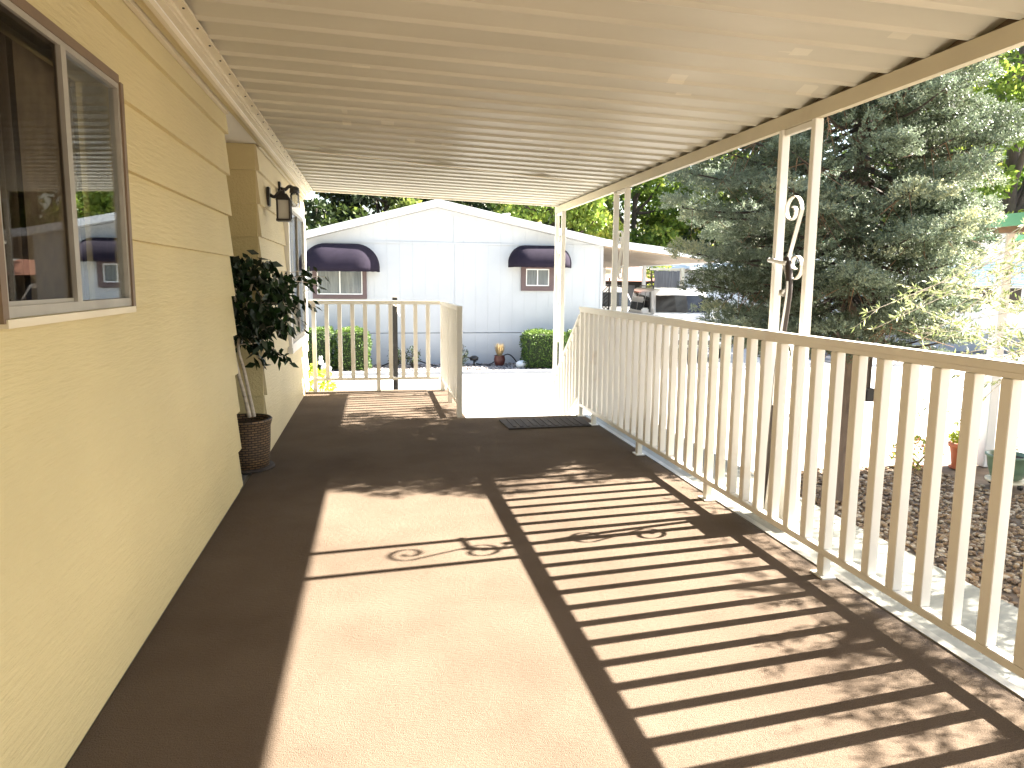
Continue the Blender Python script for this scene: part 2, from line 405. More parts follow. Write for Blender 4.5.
# near window: aluminium slider
def window(hole, xo, mull, trimmat, framemat, rightmat, leftmat, deep=.0, tw=.028, fw=.022, sillmat=None, lab=None, proud=.03, sill_z=.02):
    a0,a1,z0,z1 = hole; xf = xo+proud
    w = MB()
    w.box(xo-.09, xf, a0-tw, a0, z0-tw*.4, z1+tw*.2); w.box(xo-.09, xf, a1, a1+tw, z0-tw*.4, z1+tw*.2)
    w.box(xo-.09, xf-.004, a0, a1, z1, z1+tw)
    win = w.build('window', trimmat, house, world=True); 
    if lab: win['label'] = lab
    f = MB(); x0,x1 = xf-.034, xf-.006
    f.box(x0,x1,a0+.001,a0+fw,z0,z1-.001); f.box(x0,x1,a1-fw,a1-.001,z0,z1-.001)
    f.box(x0,x1,a0+fw,a1-fw,z0,z0+fw*1.5); f.box(x0,x1,a0+fw,a1-fw,z1-fw,z1-.001)
    f.box(x0+.01,x1+.004,mull-.017,mull+.017,z0+fw*1.5,z1-fw)
    f.box(x0+.012,x1-.012,mull+.017,mull+.034,z0+fw*1.5,z1-fw)
    # inner sash on the left pane
    f.box(x0+.012,x1-.007,a0+fw,mull-.017,z0+fw*1.5,z0+fw*2.1)
    f.build('frame', framemat, win)
    for o_ in win.children: o_.data.transform(Matrix.Translation(-house.location))
    s = MB(); s.box(xo-.05, xf+.004, a0-tw*.6, a1+tw*.4, z0-sill_z-.002, z0-.002)
    so = s.build('sill', sillmat or framemat, win); so.data.transform(Matrix.Translation(-house.location))
    for (p0,p1,mt,dx) in ((a0+fw,mull-.017,leftmat,.010),(mull+.034,a1-fw,rightmat,.006)):
        g = MB(); g.box(xf-.028+dx, xf-.025+dx, p0, p1, z0+fw*1.5, z1-fw)
        go = g.build('pane', mt, win); go.data.transform(Matrix.Translation(-house.location))
    return win
w1 = window(NW, XW+.008, 2.30, M['brown_trim'], M['alu'], M['glass'], M['screen'], fw=.018, sillmat=M['cream'], lab='aluminium sliding window in brown trim near the camera')
w2 = window(FW, XF+.008, 8.25, M['white'], M['alu'], M['glass'], M['glass'], tw=.09, fw=.03, sillmat=M['white'], lab='white trimmed window beyond the potted ficus', proud=.045, sill_z=.09)
# curtain with folds, and blind
def curtain(x, ya, yb, za, zb, mat, amp=.02, wl=.07):
    n = 120; V=[];F=[]
    for i in range(n+1):
        y = ya+(yb-ya)*i/n; xx = x+amp*math.sin(2*PI*(y-ya)/wl)+.3*amp*math.sin(9*y)
        V += [(xx,y,za),(xx,y,zb)]
    for i in range(n): F.append((2*i,2*i+2,2*i+3,2*i+1))
    m = MB(); m.add(V,F); return m.build('curtain', mat, house, world=True, smooth=True)
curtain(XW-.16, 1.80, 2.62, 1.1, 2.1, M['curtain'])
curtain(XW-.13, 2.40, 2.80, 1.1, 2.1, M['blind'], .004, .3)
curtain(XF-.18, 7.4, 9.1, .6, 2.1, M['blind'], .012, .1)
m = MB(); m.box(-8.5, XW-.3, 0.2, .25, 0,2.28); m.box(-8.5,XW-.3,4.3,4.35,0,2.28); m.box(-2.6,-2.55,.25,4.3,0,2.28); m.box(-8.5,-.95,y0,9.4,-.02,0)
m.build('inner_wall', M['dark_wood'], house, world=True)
# recess door
m = MB(); m.box(-1.619,-1.59,4.80,5.74,.01,2.05); m.build('door', M['siding'], house, world=True)

# ------------------------------------------------------------------ porch deck
deck = root('porch_deck', (.8,4,G), 'raised porch floor covered with brown outdoor carpet', 'deck')
def Lshape(z0,z1,x0,x1,yn):
    m = MB(); P2 = [(x0,-4),(x1,-4),(x1,7.07),(.86,7.07),(.86,yn),(x0,yn)]
    m.prism(P2, z0, z1, lambda u,v,t:(u,v,t)); return m
Lshape(-.008,0,XW+.010,2.035,9.06).build('carpet', M['carpet'], deck, world=True)
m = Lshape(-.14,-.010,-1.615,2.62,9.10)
m.build('floor_slab', M['shadedslab'], deck, world=True)
m = MB(); m.box(-1.612,XW-.02,4.755,5.78,-.0095,-.004); m.build('doorway_floor', M['asphalt'], deck, world=True)
m = MB(); m.box(2.036,2.075,-4,7.07,-.0095,.007); m.build('edge_trim', M['alu'], deck, world=True)
m = MB(); m.box(.86,2.62,7.074,7.10,-.16,-.004); m.box(2.56,2.60,-4,7.0,G,-.142); m.box(-.8,.84,9.04,9.08,G,-.142); m.box(.82,.86,7.1,9.03,G,-.142)
m.box(.87,2.55,7.02,7.06,G,-.142)
m.build('skirt', M['white'], deck, world=True)
# steps down to the street
for i in range(4):
    z = -.15*(i+1); y = 7.104+.28*i
    s = MB(); s.box(.88,1.96,y,y+.275,z-.04,z); s.box(.90,1.94,y+.001,y+.02,z-.15 if i<3 else G,z-.0405)
    s.build('step', M['concrete'], deck, world=True)
# doormat
m = MB(); m.prism([(1.17,6.44),(1.95,6.48),(1.97,6.92),(1.15,6.88)], .001,.014, lambda u,v,t:(u,v,t))
o = m.build('doormat', M['matbrown'], loc=(1.56,6.68,.001)); tag(o,'black rubber doormat at the top of the steps','doormat')
m = MB()
for i in range(11): m.box(1.22+.065*i,1.25+.065*i,6.50,6.86,.0145,.019)
oo = m.build('tread_rib', M['matbrown'], o); oo.data.transform(Matrix.Translation((-1.56,-6.68,-.001)))

# ------------------------------------------------------------------ railings
def slab(mb, p, q, w, h):        # rectangular bar from p to q, width w (horizontal), height h (vertical), p/q on centre top
    p=Vector(p); q=Vector(q); d=(q-p); s=Vector((d.y,-d.x,0)).normalized()*w/2; dn=Vector((0,0,-h))
    mb.hexa([p-s+dn,p+s+dn,q+s+dn,q-s+dn,p-s,p+s,q+s,q-s])
def baluster(x,y,z0,z1,along,par,name='baluster',w=.046,t=.042):
    m=MB(); a,b=(w/2,t/2) if along=='x' else (t/2,w/2)
    m.box(x-a,x+a,y-b,y+b,z0,z1); return m.build(name, M['rail'], par, world=True, bevel=.002)
H1=1.036+.045
r1 = root('porch_railing', (2.0,3,0), 'long cream metal railing along the open right side of the porch', 'railing')
m=MB(); slab(m,(2,-2.6,H1),(2,7.09,H1),.052,.030); m.build('top_rail',M['rail'],r1,world=True,bevel=.004)
m=MB(); slab(m,(2,-2.6,H1-.031),(2,7.085,H1-.031),.034,.022); m.build('rail_channel',M['rail'],r1,world=True,bevel=.002)
m=MB(); slab(m,(2,-2.6,.132),(2,7.07,.132),.040,.032); m.build('bottom_rail',M['rail'],r1,world=True,bevel=.003)
k=0; y=7.04; ys=[]
while y>-2.5: ys.append(y); y-=.152
for i,y in enumerate(ys):
    foot = i in (0,3,11,19,27,35,43,51,59)
    if foot:
        z0=.001
        baluster(2.0,y,z0,.099,'y',r1,'post',.05,.038)
        mm=MB(); mm.box(1.965,2.033,y-.05,y+.05,.0005,.008); mm.build('foot_plate',M['rail'],r1,world=True)
    baluster(2.0,y,.133,H1-.054,'y',r1)
r2 = root('end_railing', (0,8.97,0), 'short cream railing across the far end of the porch', 'railing')
m=MB(); slab(m,(-.76,8.97,H1),(.80,8.97,H1),.05,.045); m.build('top_rail',M['rail'],r2,world=True,bevel=.004)
m=MB(); slab(m,(-.72,8.97,.165),(.77,8.97,.165),.034,.03); m.build('bottom_rail',M['rail'],r2,world=True,bevel=.003)
for i in range(10):
    x=-.70+.1475*i; post = i in (0,5)
    baluster(x,8.97,.001 if post else .166,H1-.046,'x',r2,'post' if post else 'baluster')
r3 = root('side_railing', (.80,8,0), 'short cream railing turning the corner beside the steps', 'railing')
m=MB(); slab(m,(.80,7.08,H1),(.80,8.935,H1),.05,.045); m.build('top_rail',M['rail'],r3,world=True,bevel=.004)
m=MB(); slab(m,(.80,7.10,.145),(.80,8.935,.145),.034,.03); m.build('bottom_rail',M['rail'],r3,world=True,bevel=.003)
for i in range(13):
    y=7.12+.1495*i; post = i in (0,6,12)
    baluster(.80,y,.001 if post else .146,H1-.046,'y',r3,'post' if post else 'baluster', .046,.05 if post else .034)
r4 = root('stair_railing', (2.0,7.7,G), 'cream handrail sloping down beside the porch steps', 'railing')
sl=-.74; f=lambda y:(1.0+sl*(y-7.11))
m=MB(); slab(m,(2,7.10,f(7.10)),(2,8.45,f(8.45)),.05,.045); m.build('top_rail',M['rail'],r4,world=True,bevel=.004)
m=MB(); slab(m,(2,7.10,f(7.10)-.82),(2,8.45,f(8.45)-.66),.034,.03); m.build('bottom_rail',M['rail'],r4,world=True,bevel=.003)
y=7.19; i=0
while y<8.44:
    last = y+.1>8.44
    baluster(2.0,y,G if last else f(y)-.82+.13*(y-7.1)+.001+.018,f(y)-.062,'y',r4,'post' if last else 'baluster'); y+=.115; i+=1
m=MB(); slab(m,(.80,7.04,-.02),(.80,8.3,-.02-.74*1.2),.04,.12)
tag(m.build('stair_stringer',M['white'],deck,world=True))

# ------------------------------------------------------------------ patio cover
cov = root('patio_cover', (2.2,4,0), 'cream corrugated metal awning roof over the whole porch', 'patio cover')
zr = lambda x: 2.330-.0330*(x+.71)
pitch=.2275; prof=[(0,.055),(.008,.053),(.188,.004),(.195,-.006),(.204,.004),(.212,-.007),(.2245,-.003),(.2270,.055),(.2275,.055)]
V=[];F=[]; xs=np.linspace(-.715,2.345,2); base=2.358-.2275
k0=-28; k1=int((9.05-base)/pitch)
line=[]
for k in range(k0,k1+1):
    for a,b in prof[:-1]: line.append((base+k*pitch+a,b))
line=[(y_,z_) for y_,z_ in line if y_<9.03]
for (y_,z_) in line:
    for x in xs: V.append((x,y_,zr(x)+z_))
nl=len(line)
for i in range(nl-1): F.append((2*i,2*i+1,2*i+3,2*i+2))
off=len(V)
for (y_,z_) in line:
    for x in xs: V.append((x,y_,zr(x)+z_+.004))
for i in range(nl-1): F.append((off+2*i,off+2*i+2,off+2*i+3,off+2*i+1))
m=MB(); m.add(V,F); m.build('roof_sheet',M['ceiling'],cov,world=True)
ye=line[-1][0]
# beam over the posts
m=MB(); m.box(2.20,2.238,-4.2,9.09,2.150,zr(2.2)-.008)
m.build('beam',M['cream'],cov,world=True)
m=MB(); m.hexa([(2.240,-4.2,zr(2.24)-.02),(2.246,-4.2,zr(2.24)-.02),(2.246,9.02,zr(2.24)-.02),(2.240,9.02,zr(2.24)-.02),(2.240,-4.2,zr(2.24)+.075),(2.246,-4.2,zr(2.24)+.075),(2.246,9.02,zr(2.24)+.075),(2.240,9.02,zr(2.24)+.075)]); m.build('closure_strip',M['brown_trim'],cov,world=True)
m=MB()  # outer gutter
m.prism([(2.346,2.222),(2.395,2.226),(2.405,2.30),(2.399,2.30),(2.389,2.232),(2.352,2.229),(2.352,2.30),(2.346,2.30)],-4.2,9.09,lambda u,v,t:(u,t,v))
m.build('gutter',M['cream'],cov,world=True)
# front fascia following the slope
m=MB(); m.hexa([(-.72,ye+.002,zr(-.72)-.010),(2.195,ye+.002,zr(2.2)-.010),(2.195,ye+.055,zr(2.2)-.010),(-.72,ye+.055,zr(-.72)-.010),
        (-.72,ye+.002,zr(-.72)+.075),(2.345,ye+.002,zr(2.345)+.075),(2.345,ye+.055,zr(2.345)+.075),(-.72,ye+.055,zr(-.72)+.075)])
m.build('front_fascia',M['cream'],cov,world=True)
# hanger channel on the house side (stepped)
m=MB(); m.box(-.744,-.716,-4.2,9.05,2.292,2.40); m.box(-.7155,-.668,-4.2,9.05,2.318,2.329)
m.box(-.7155,-.705,-4.2,9.05,2.302,2.3175)
m.build('hanger_channel',M['cream'],cov,world=True)
for k in range(40):
    m=MB(); m.lathe([(.0045,0),(.0045,-.004)],8,(-.682,.1+pitch*k+.05,2.3175)); m.build('screw_head',M['black'],cov,world=True)
# lap joint batten under the sheets
m=MB(); m.hexa([(-.66,6.10,zr(-.66)-.020),(2.05,6.78,zr(2.05)-.020),(2.05,6.80,zr(2.05)-.020),(-.66,6.12,zr(-.66)-.020),
        (-.66,6.10,zr(-.66)-.012),(2.05,6.78,zr(2.05)-.012),(2.05,6.80,zr(2.05)-.012),(-.66,6.12,zr(-.66)-.012)])
m.build('joint_strip',M['cream'],cov,world=True)
# scroll posts
def spiral(c, r0, turns, start, sgn, n=30):
    out=[]
    for i in range(n+1):
        t=i/n; r=r0*(1-.80*t); a=start+sgn*turns*2*PI*t
        out.append((c[0]+r*math.cos(a), c[1]+r*math.sin(a)))
    return out
def flatbar(mb, pts2, x, w=.022, t=.0035):     # pts in (Y,Z), ribbon width along X
    n=len(pts2); vs=[]
    for i,(a,b) in enumerate(pts2):
        a0,b0=pts2[max(i-1,0)]; a1,b1=pts2[min(i+1,n-1)]; d=math.hypot(a1-a0,b1-b0) or 1
        na,nb=-(b1-b0)/d*t,(a1-a0)/d*t
        vs+=[(x-w/2,a+na,b+nb),(x+w/2,a+na,b+nb),(x+w/2,a-na,b-nb),(x-w/2,a-na,b-nb)]
    fs=[(4*i+k,4*i+(k+1)%4,4*i+4+(k+1)%4,4*i+4+k) for i in range(n-1) for k in range(4)]+[(3,2,1,0),(4*n-4,4*n-3,4*n-2,4*n-1)]
    mb.add(vs,fs)
def scroll(mb, x, yc, zt, zb, r=.088, flip=1):
    # S scroll: upper spiral, diagonal, lower spiral
    ct=(yc+flip*.030, zt); cb=(yc-flip*.030, zb)
    s1=[(ct[0]+r*math.cos(a), ct[1]+r*math.sin(a)) for a in []]
    up=spiral(ct,r,1.25,PI if flip>0 else 0,-flip)   # starts on outer side, ends at the centre
    dn=spiral(cb,r,1.25,0 if flip>0 else PI,-flip)
    flatbar(mb, up[::-1]+dn, x)
zb_beam=2.149
for (yc,zf) in ((3.715,-.0095),(6.60,-.0095),(8.88,G)):
    m=MB()
    for s in (-1,1): m.box(2.196,2.242,yc+s*.155-.019,yc+s*.155+.019,zf,zb_beam)
    m.box(2.208,2.236,yc-.135,yc+.135,2.115,2.147)
    m.box(2.195,2.253,yc+.128,yc+.182,zf,zf+.012); m.box(2.195,2.253,yc-.182,yc-.128,zf,zf+.012)
    p=m.build('post',M['postwhite'],cov,world=True,bevel=.0025)
    for za_,zb_ in ((1.71,1.42),(.94,.67)):
        s=MB(); scroll(s,2.221,yc,za_,zb_); so=s.build('scroll',M['postwhite'],p); so.data.transform(Matrix.Translation(-cov.location))
    if yc<4:
        s=MB(); s.box(2.212,2.236,yc-.134,yc+.134,.0,.42)
        so=s.build('base_panel',M['postwhite'],p); so.data.transform(Matrix.Translation(-cov.location))
        s=MB(); s.box(2.200,2.2045,yc-.17,yc-.14,.17,.25)
        so=s.build('outlet',M['kerb'],p); so.data.transform(Matrix.Translation(-cov.location))
# curved dark tube tied between the post bars
m=MB(); pts=[(x_,y_-.06,z_) for x_,y_,z_ in [(2.20,3.80,1.46),(2.20,3.775,1.40),(2.195,3.755,1.30),(2.195,3.765,1.20),(2.2,3.80,1.05),(2.205,3.835,.85),(2.21,3.86,.6),(2.215,3.89,.3),(2.215,3.93,.012)]]
def smoothpts(p,n=6):
    out=[]
    for i in range(len(p)-1):
        p0,p1,p2,p3=[Vector(p[max(0,min(len(p)-1,j))]) for j in (i-1,i,i+1,i+2)]
        for k in range(n):
            t=k/n; out.append(.5*((2*p1)+(-p0+p2)*t+(2*p0-5*p1+4*p2-p3)*t*t+(-p0+3*p1-3*p2+p3)*t**3))
    out.append(Vector(p[-1])); return out
sp=smoothpts(pts); m.tube(sp,.019,10)
o=m.build('hanging_tube',M['hose'],loc=(2.2,3.8,0),smooth=True); tag(o,'dark curved tube with a pale stripe hanging from the nearest scroll post','tube')
m=MB(); m.tube([p+Vector((-.016,-.010,0)) for p in sp[10:36]],.006,6); q=m.build('stripe',M['white'],o,smooth=True); q.data.transform(Matrix.Translation((-2.2,-3.8,0)))
m=MB(); m.tube([(2.20,3.757,1.285),(2.195,3.756,1.255)],.022,12); q=m.build('collar',M['alu'],o,smooth=True); q.data.transform(Matrix.Translation((-2.2,-3.8,0)))
m=MB(); m.tube([(2.185,3.90,1.452),(2.185,3.72,1.430)],.013,8); m.tube([(2.185,3.76,1.435),(2.186,3.715,1.37),(2.186,3.70,1.30),(2.186,3.74,1.27)],.006,6)
q=m.build('tie_cord',M['white'],o,smooth=True); q.data.transform(Matrix.Translation((-2.2,-3.8,0)))

# ------------------------------------------------------------------ wall lamps
def bracket(mb,x0,x1,y,z):
    mb.lathe([(.0,-.06),(.035,-.055),(.045,-.02),(.045,.03),(.03,.06),(0,.062)],16,(x0,y,z)) 
l1=root('carriage_lantern',(XF+.02,6.22,1.96),'square black wall lantern with frosted panes above the ficus','wall lamp')
m=MB(); m.prism([(-.05,-.085),(.05,-.085),(.062,0),(.045,.085),(-.045,.085),(-.062,0)],0,.028,lambda u,v,t:(t,u,v)); m.build('back_plate',M['black'],l1,bevel=.004)
m=MB(); m.tube(smoothpts([(.02,0,.02),(.07,0,.0),(.11,0,.035),(.15,0,.05)]),.016,8); m.build('arm',M['black'],l1,smooth=True)
m=MB()
cx_,zt=.16,.0
m.hexa([(cx_-.075,-.075,zt-.03),(cx_+.075,-.075,zt-.03),(cx_+.075,.075,zt-.03),(cx_-.075,.075,zt-.03),(cx_-.03,-.03,zt+.03),(cx_+.03,-.03,zt+.03),(cx_+.03,.03,zt+.03),(cx_-.03,.03,zt+.03)])
m.lathe([(.012,0),(.016,.015),(.006,.04)],10,(cx_,0,zt+.03))
for sx in (-1,1):
    for sy in (-1,1): m.box(cx_+sx*.06-.008,cx_+sx*.06+.008,sy*.06-.008,sy*.06+.008,zt-.20,zt-.031)
m.box(cx_-.072,cx_+.072,-.072,.072,zt-.222,zt-.201)
m.build('cage',M['black'],l1)
m=MB(); m.box(cx_-.051,cx_+.051,-.051,.051,zt-.20,zt-.032); m.build('lamp_glass',M['lampglass'],l1)
l1.scale=(.78,.85,.85)
l2=root('jar_lamp',(XF+.02,6.95,2.10),'black bracket lamp with a ribbed clear glass jar higher on the wall','wall lamp')
m=MB(); m.prism([(-.05,-.07),(.05,-.07),(.06,0),(.045,.07),(-.045,.07),(-.06,0)],0,.03,lambda u,v,t:(t,u,v)); m.build('back_plate',M['black'],l2,bevel=.004)
m=MB(); m.tube(smoothpts([(.02,0,.01),(.08,0,.0),(.13,0,.03),(.19,0,.01)]),.018,8); m.lathe([(.03,.03),(.055,.015),(.06,-.03),(.05,-.035)],18,(.19,0,0)); m.build('arm',M['black'],l2,smooth=True)
m=MB(); m.lathe([(.050,-.036),(.058,-.06),(.054,-.075),(.060,-.09),(.055,-.105),(.060,-.12),(.052,-.15),(.03,-.165)],22,(.19,0,0)); m.build('lamp_glass',M['clearjar'],l2,smooth=True)

l2.scale=(.72,.9,.9)
# ------------------------------------------------------------------ potted ficus
bc=(-.90,5.36,0)
bk=root('wicker_basket',(bc[0],bc[1],0),'brown woven wicker basket standing in the wall recess','basket')
m=MB(); prof_=[(.135,.012),(.150,.02),(.158,.10),(.165,.20),(.168,.30),(.178,.335),(.182,.35),(.172,.36),(.158,.352),(.150,.30)]
nseg=48
m.lathe(prof_,nseg,(0,0,0)); o=m.build('weave',M['wicker'],bk,smooth=True)
uv=o.data.uv_layers.new(name='UVMap')
for lp in o.data.loops:
    v=o.data.vertices[lp.vertex_index].co; a=math.atan2(v.y,v.x); uv.data[lp.index].uv=(a*.17,v.z)
for po in o.data.polygons:      # fix seam
    us=[uv.data[l].uv[0] for l in po.loop_indices]
    if max(us)-min(us)>.5:
        for l in po.loop_indices:
            if uv.data[l].uv[0]<0: uv.data[l].uv[0]+=2*PI*.17
m=MB(); m.lathe([(.165,0),(.19,.004),(.185,.02),(.13,.016)],32); m.build('saucer',M['matbrown'],bk,smooth=True)
m=MB(); m.lathe([(.0,.31),(.153,.312)],28,cap=False); m.build('soil',M['soil'],bk)
fi=root('ficus_tree',(bc[0],bc[1],.36),'bushy dark green potted ficus with slim pale twin trunks','tree')
m=MB()
t1=smoothpts([(.03,0,0),(.0,.01,.15),(-.035,0,.32),(-.06,.01,.5),(-.05,0,.7),(-.02,0,.95)]); m.tube(t1,[.015-.008*i/len(t1) for i in range(len(t1))],8)
t2=smoothpts([(.055,.03,0),(.03,.02,.16),(-.0,.03,.33),(-.03,.02,.5),(.02,.0,.7),(.10,0,1.0)]); m.tube(t2,[.014-.007*i/len(t2) for i in range(len(t2))],8)
br=[]
for i in range(26):
    z=random.uniform(.48,.95); a=random.uniform(0,2*PI); L=random.uniform(.18,.42); s=Vector((-.04+random.uniform(0,.08),0,z))
    e=s+Vector((math.cos(a)*L*.8+.06,math.sin(a)*L*.9,random.uniform(-.18,.22))); mid=(s+e)/2+Vector((0,0,.06))
    pts=smoothpts([s,mid,e],5); br.append(pts); m.tube(pts,[.005*(1-.7*k/len(pts)) for k in range(len(pts))],5)
for tip in ((.48,.5,.92),(.52,.75,.98),(.42,.6,1.02),(.40,.35,.60),(.45,.40,.75)):
    s=Vector((.08,0,.75)); e=Vector(tip); pts=smoothpts([s,(s+e)/2+Vector((0,0,.10)),e],6); br.append(pts); m.tube(pts,[.005*(1-.7*k/len(pts)) for k in range(len(pts))],5)
m.build('trunk',M['birch'],fi,smooth=True)
P=[];D=[]
for pts in br:
    for k in range(3,len(pts)):
        for j in range(3 if len(pts)<12 else 2):
            P.append(pts[k]+Vector((random.gauss(0,.02),random.gauss(0,.02),random.gauss(0,.02)))); D.append((random.gauss(.1,.6),random.gauss(0,.6),random.gauss(-.8,.4)))
nx=850; q=unit(nx)*np.cbrt(RNG.uniform(.15,1,(nx,1)))*np.array([.30,.34,.31])+np.array([.03,.0,.85])
P=np.concatenate([np.array([p[:] for p in P]),q]); D=np.concatenate([np.array(D),np.stack([RNG.normal(.1,.6,nx),RNG.normal(0,.6,nx),RNG.normal(-.8,.4,nx)],1)])
keep=P[:,0]+bc[0]>-1.5; P=P[keep];D=D[keep]
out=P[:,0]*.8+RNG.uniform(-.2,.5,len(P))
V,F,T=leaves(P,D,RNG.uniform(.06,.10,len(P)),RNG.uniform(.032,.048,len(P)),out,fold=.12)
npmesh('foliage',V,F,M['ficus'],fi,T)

# ------------------------------------------------------------------ black post behind the end rail
bp=root('bollard_post',(.245,9.22,G),'black square post behind the far end railing','post')
m=MB(); m.box(-.029,.029,-.029,.029,0,1.86); m.build('shaft',M['black'],bp,bevel=.004)
m=MB(); m.box(-.04,.04,-.04,.04,1.862,1.88); m.build('cap',M['white'],bp)
m=MB(); m.box(-.06,.06,-.06,.06,.001,.06); m.build('base_plate',M['black'],bp)
m=MB(); m.tube(smoothpts([(-.04,-.055,1.80),(.01,-.065,1.76),(.04,-.055,1.79),(.03,-.06,1.70),(.055,-.06,1.64)]),.008,6); m.build('cord',M['white'],bp,smooth=True)

# ------------------------------------------------------------------ neighbour white house
YH=18.2
nh=root('white_house',(1.5,22,G),'white single storey house with brown awnings across the street','house')
xL,xP,xR=-2.72,1.50,5.66; zE,zPk=2.24,3.05
sL=(zPk-2.25)/(xP+1.52); zL=zPk-sL*(xP-xL); sR=(zPk-2.20)/(5.66-xP)
m=MB()
m.prism([(xL,.06),(xR,.06),(xR,zPk-sR*(xR-xP)),(xP,zPk),(xL,zL)],YH,YH+15,lambda u,v,t:(u,t,v)); m.build('wall',M['housewall'],nh,world=True)
m=MB(); m.box(xL-.02,xR+.02,YH-.025,YH+14.9,G,.045); m.build('skirting',M['housewall'],nh,world=True)
m=MB(); m.box(xL,xR,YH-.022,YH-.002,2.19,2.235)
for bx in (xP+.44,xL+.02,xR-.05): m.box(bx,bx+.06,YH-.020,YH-.001,.06,2.188)
m.box(xP+.41,xP+.53,YH-.020,YH-.001,2.238,2.86)
m.build('trim_board',M['housewall'],nh,world=True)
for bx in ():
    pass
m=MB() # roof slabs with white barge
def roofslab(mb,x0,z0,x1,z1,ya,yb,t): mb.hexa([(x0,ya,z0),(x1,ya,z1),(x1,yb,z1),(x0,yb,z0),(x0,ya,z0+t),(x1,ya,z1+t),(x1,yb,z1+t),(x0,yb,z0+t)])
roofslab(m,xL-.35,zL-sL*.35+.01,xP,zPk+.01,YH-.30,YH+15.2,.16); roofslab(m,xP+.0005,zPk+.01,xR,zPk-sR*(xR-xP)+.01,YH-.30,YH+15.2,.16)
m.build('roof',M['white'],nh,world=True)
m=MB()
for i in range(2): m.lathe([(.08,0),(.08,.18),(.11,.19),(.11,.23)],12,(3.4+.9*i,YH+1.2+.3*i,zPk-sR*(1.9+.9*i)+.17))
m.build('roof_vent',M['alu'],nh,world=True,smooth=True)
def nwin(x0,x1,z0,z1,label):
    m=MB(); t=.10 if x1-x0>1 else .12; ya,yb=YH-.05,YH-.001
    m.box(x0,x1,ya,yb,z0,z0+t); m.box(x0,x1,ya,yb,z1-t,z1); m.box(x0,x0+t,ya,yb,z0+t,z1-t); m.box(x1-t,x1,ya,yb,z0+t,z1-t)
    w=m.build('window',M['frame_brown'],nh,world=True); w['label']=label
    a,b,c,d=x0+t,x1-t,z0+t,z1-t; f=MB(); k=.028
    f.box(a,b,ya+.015,yb,c,c+k); f.box(a,b,ya+.015,yb,d-k,d); f.box(a,a+k,ya+.015,yb,c+k,d-k); f.box(b-k,b,ya+.015,yb,c+k,d-k); f.box((a+b)/2-k/2,(a+b)/2+k/2,ya+.015,yb,c+k,d-k)
    q=f.build('frame',M['white'],w); q.data.transform(Matrix.Translation(-nh.location))
    g=MB(); g.box(a+k,b-k,ya+.033,ya+.037,c+k,d-k); q=g.build('pane',M['carglass2'],w); q.data.transform(Matrix.Translation(-nh.location))
M['carglass2']=paint('curtained_glass',(.16,.18,.19),.08,.35,3,vs=(9,1,.6),bstr=0)
nwin(-1.42,-.17,.87,1.75,'wide left window under the larger brown awning'); nwin(3.57,4.40,1.09,1.75,'small right window under the smaller brown awning')
def awning(x0,x1,z0,z1,d,label):
    r=.42 if x1-x0<1.7 else .55; h=z1-z0-.10; ns=26; nt_=10; V=[];F=[]
    xs_=[]
    for i in range(ns+1):
        t=i/ns
        xs_.append(x0+(x1-x0)*(.5-.5*math.cos(PI*t)))
    for x in xs_:
        e=min(x-x0,x1-x); sc=math.sqrt(max(0,1-(1-min(e,r)/r)**2)); sc=max(sc,.02)
        for j in range(nt_+1):
            a=PI/2*j/nt_; V.append((x,YH-.03-d*sc*math.sin(a),z0+.10+h*sc*math.cos(a)))
        V.append((x,YH-.03-d*sc,z0+.004*math.sin(x*40)))
    w=nt_+2
    for i in range(ns):
        for j in range(w-1): F.append((i*w+j,(i+1)*w+j,(i+1)*w+j+1,i*w+j+1))
    m=MB(); m.add(V,F); o=m.build('awning',M['navy'],nh,world=True,smooth=True); o['label']=label
    sm=o.modifiers.new('s','SOLIDIFY'); sm.thickness=.012
awning(-1.66,.14,1.51,2.165,.62,'larger dark canvas dome awning on the left'); awning(3.24,4.82,1.66,2.20,.55,'smaller dark canvas dome awning on the right')

# carport on the right of the white house
cp=root('white_carport',(8,22,G),'flat white carport sheltering the parked vehicles','carport')
sC=.110
zc=lambda x: zPk-sR*(xR-xP)+.01-sC*(x-xR)
m=MB(); roofslab(m,xR+.003,zc(xR),8.95,zc(8.95),YH-.30,YH+9.5,.16); m.build('roof',M['white'],cp,world=True)
m=MB(); roofslab(m,xR+.02,zc(xR+.02)-.03,8.6,zc(8.6)-.03,YH-.1,YH+9.3,.028); m.build('ceiling',M['tanceil'],cp,world=True)
for (x,y) in ((8.5,YH+8.9),(6.6,YH+9.1),(8.55,YH+4.8)):
    m=MB(); m.box(x-.05,x+.05,y-.05,y+.05,G,zc(x)-.031); m.build('post',M['white'],cp,world=True)
m=MB(); m.box(xR+.03,8.9,YH+9.30,YH+9.38,zc(8.9)-.22,zc(8.9)-.04); m.build('rear_beam',M['cream'],cp,world=True)
# clutter behind: lattice, shed, roof
lt=root('lattice_screen',(6.45,YH+3,G),'dark lattice screen beside the white house wall','lattice')
m=MB()
for i in range(-12,13):
    x=i*.11
    for s in (1,-1):
        a0=Vector((x,0,.3)); a1=Vector((x+s*1.9,0,2.2))
        # clip to |x|<.35
        t0=0;t1=1
        dx=s*1.9
        ta=(-.35-x)/dx; tb=(.35-x)/dx; t0=max(0,min(ta,tb)); t1=min(1,max(ta,tb))
        if t1<=t0: continue
        p=a0+(a1-a0)*t0; q=a0+(a1-a0)*t1; m.tube([p+Vector((0,.012*s,0)),q+Vector((0,.012*s,0))],.012,4)
m.box(-.38,-.35,-.03,.03,0,2.2); m.box(.35,.38,-.03,.03,0,2.2); m.build('slats',M['dark_wood'],lt)
sh=root('dark_shed',(11.0,YH+12.2,G),'dark shed with a pink roof in the back of the carport','shed')
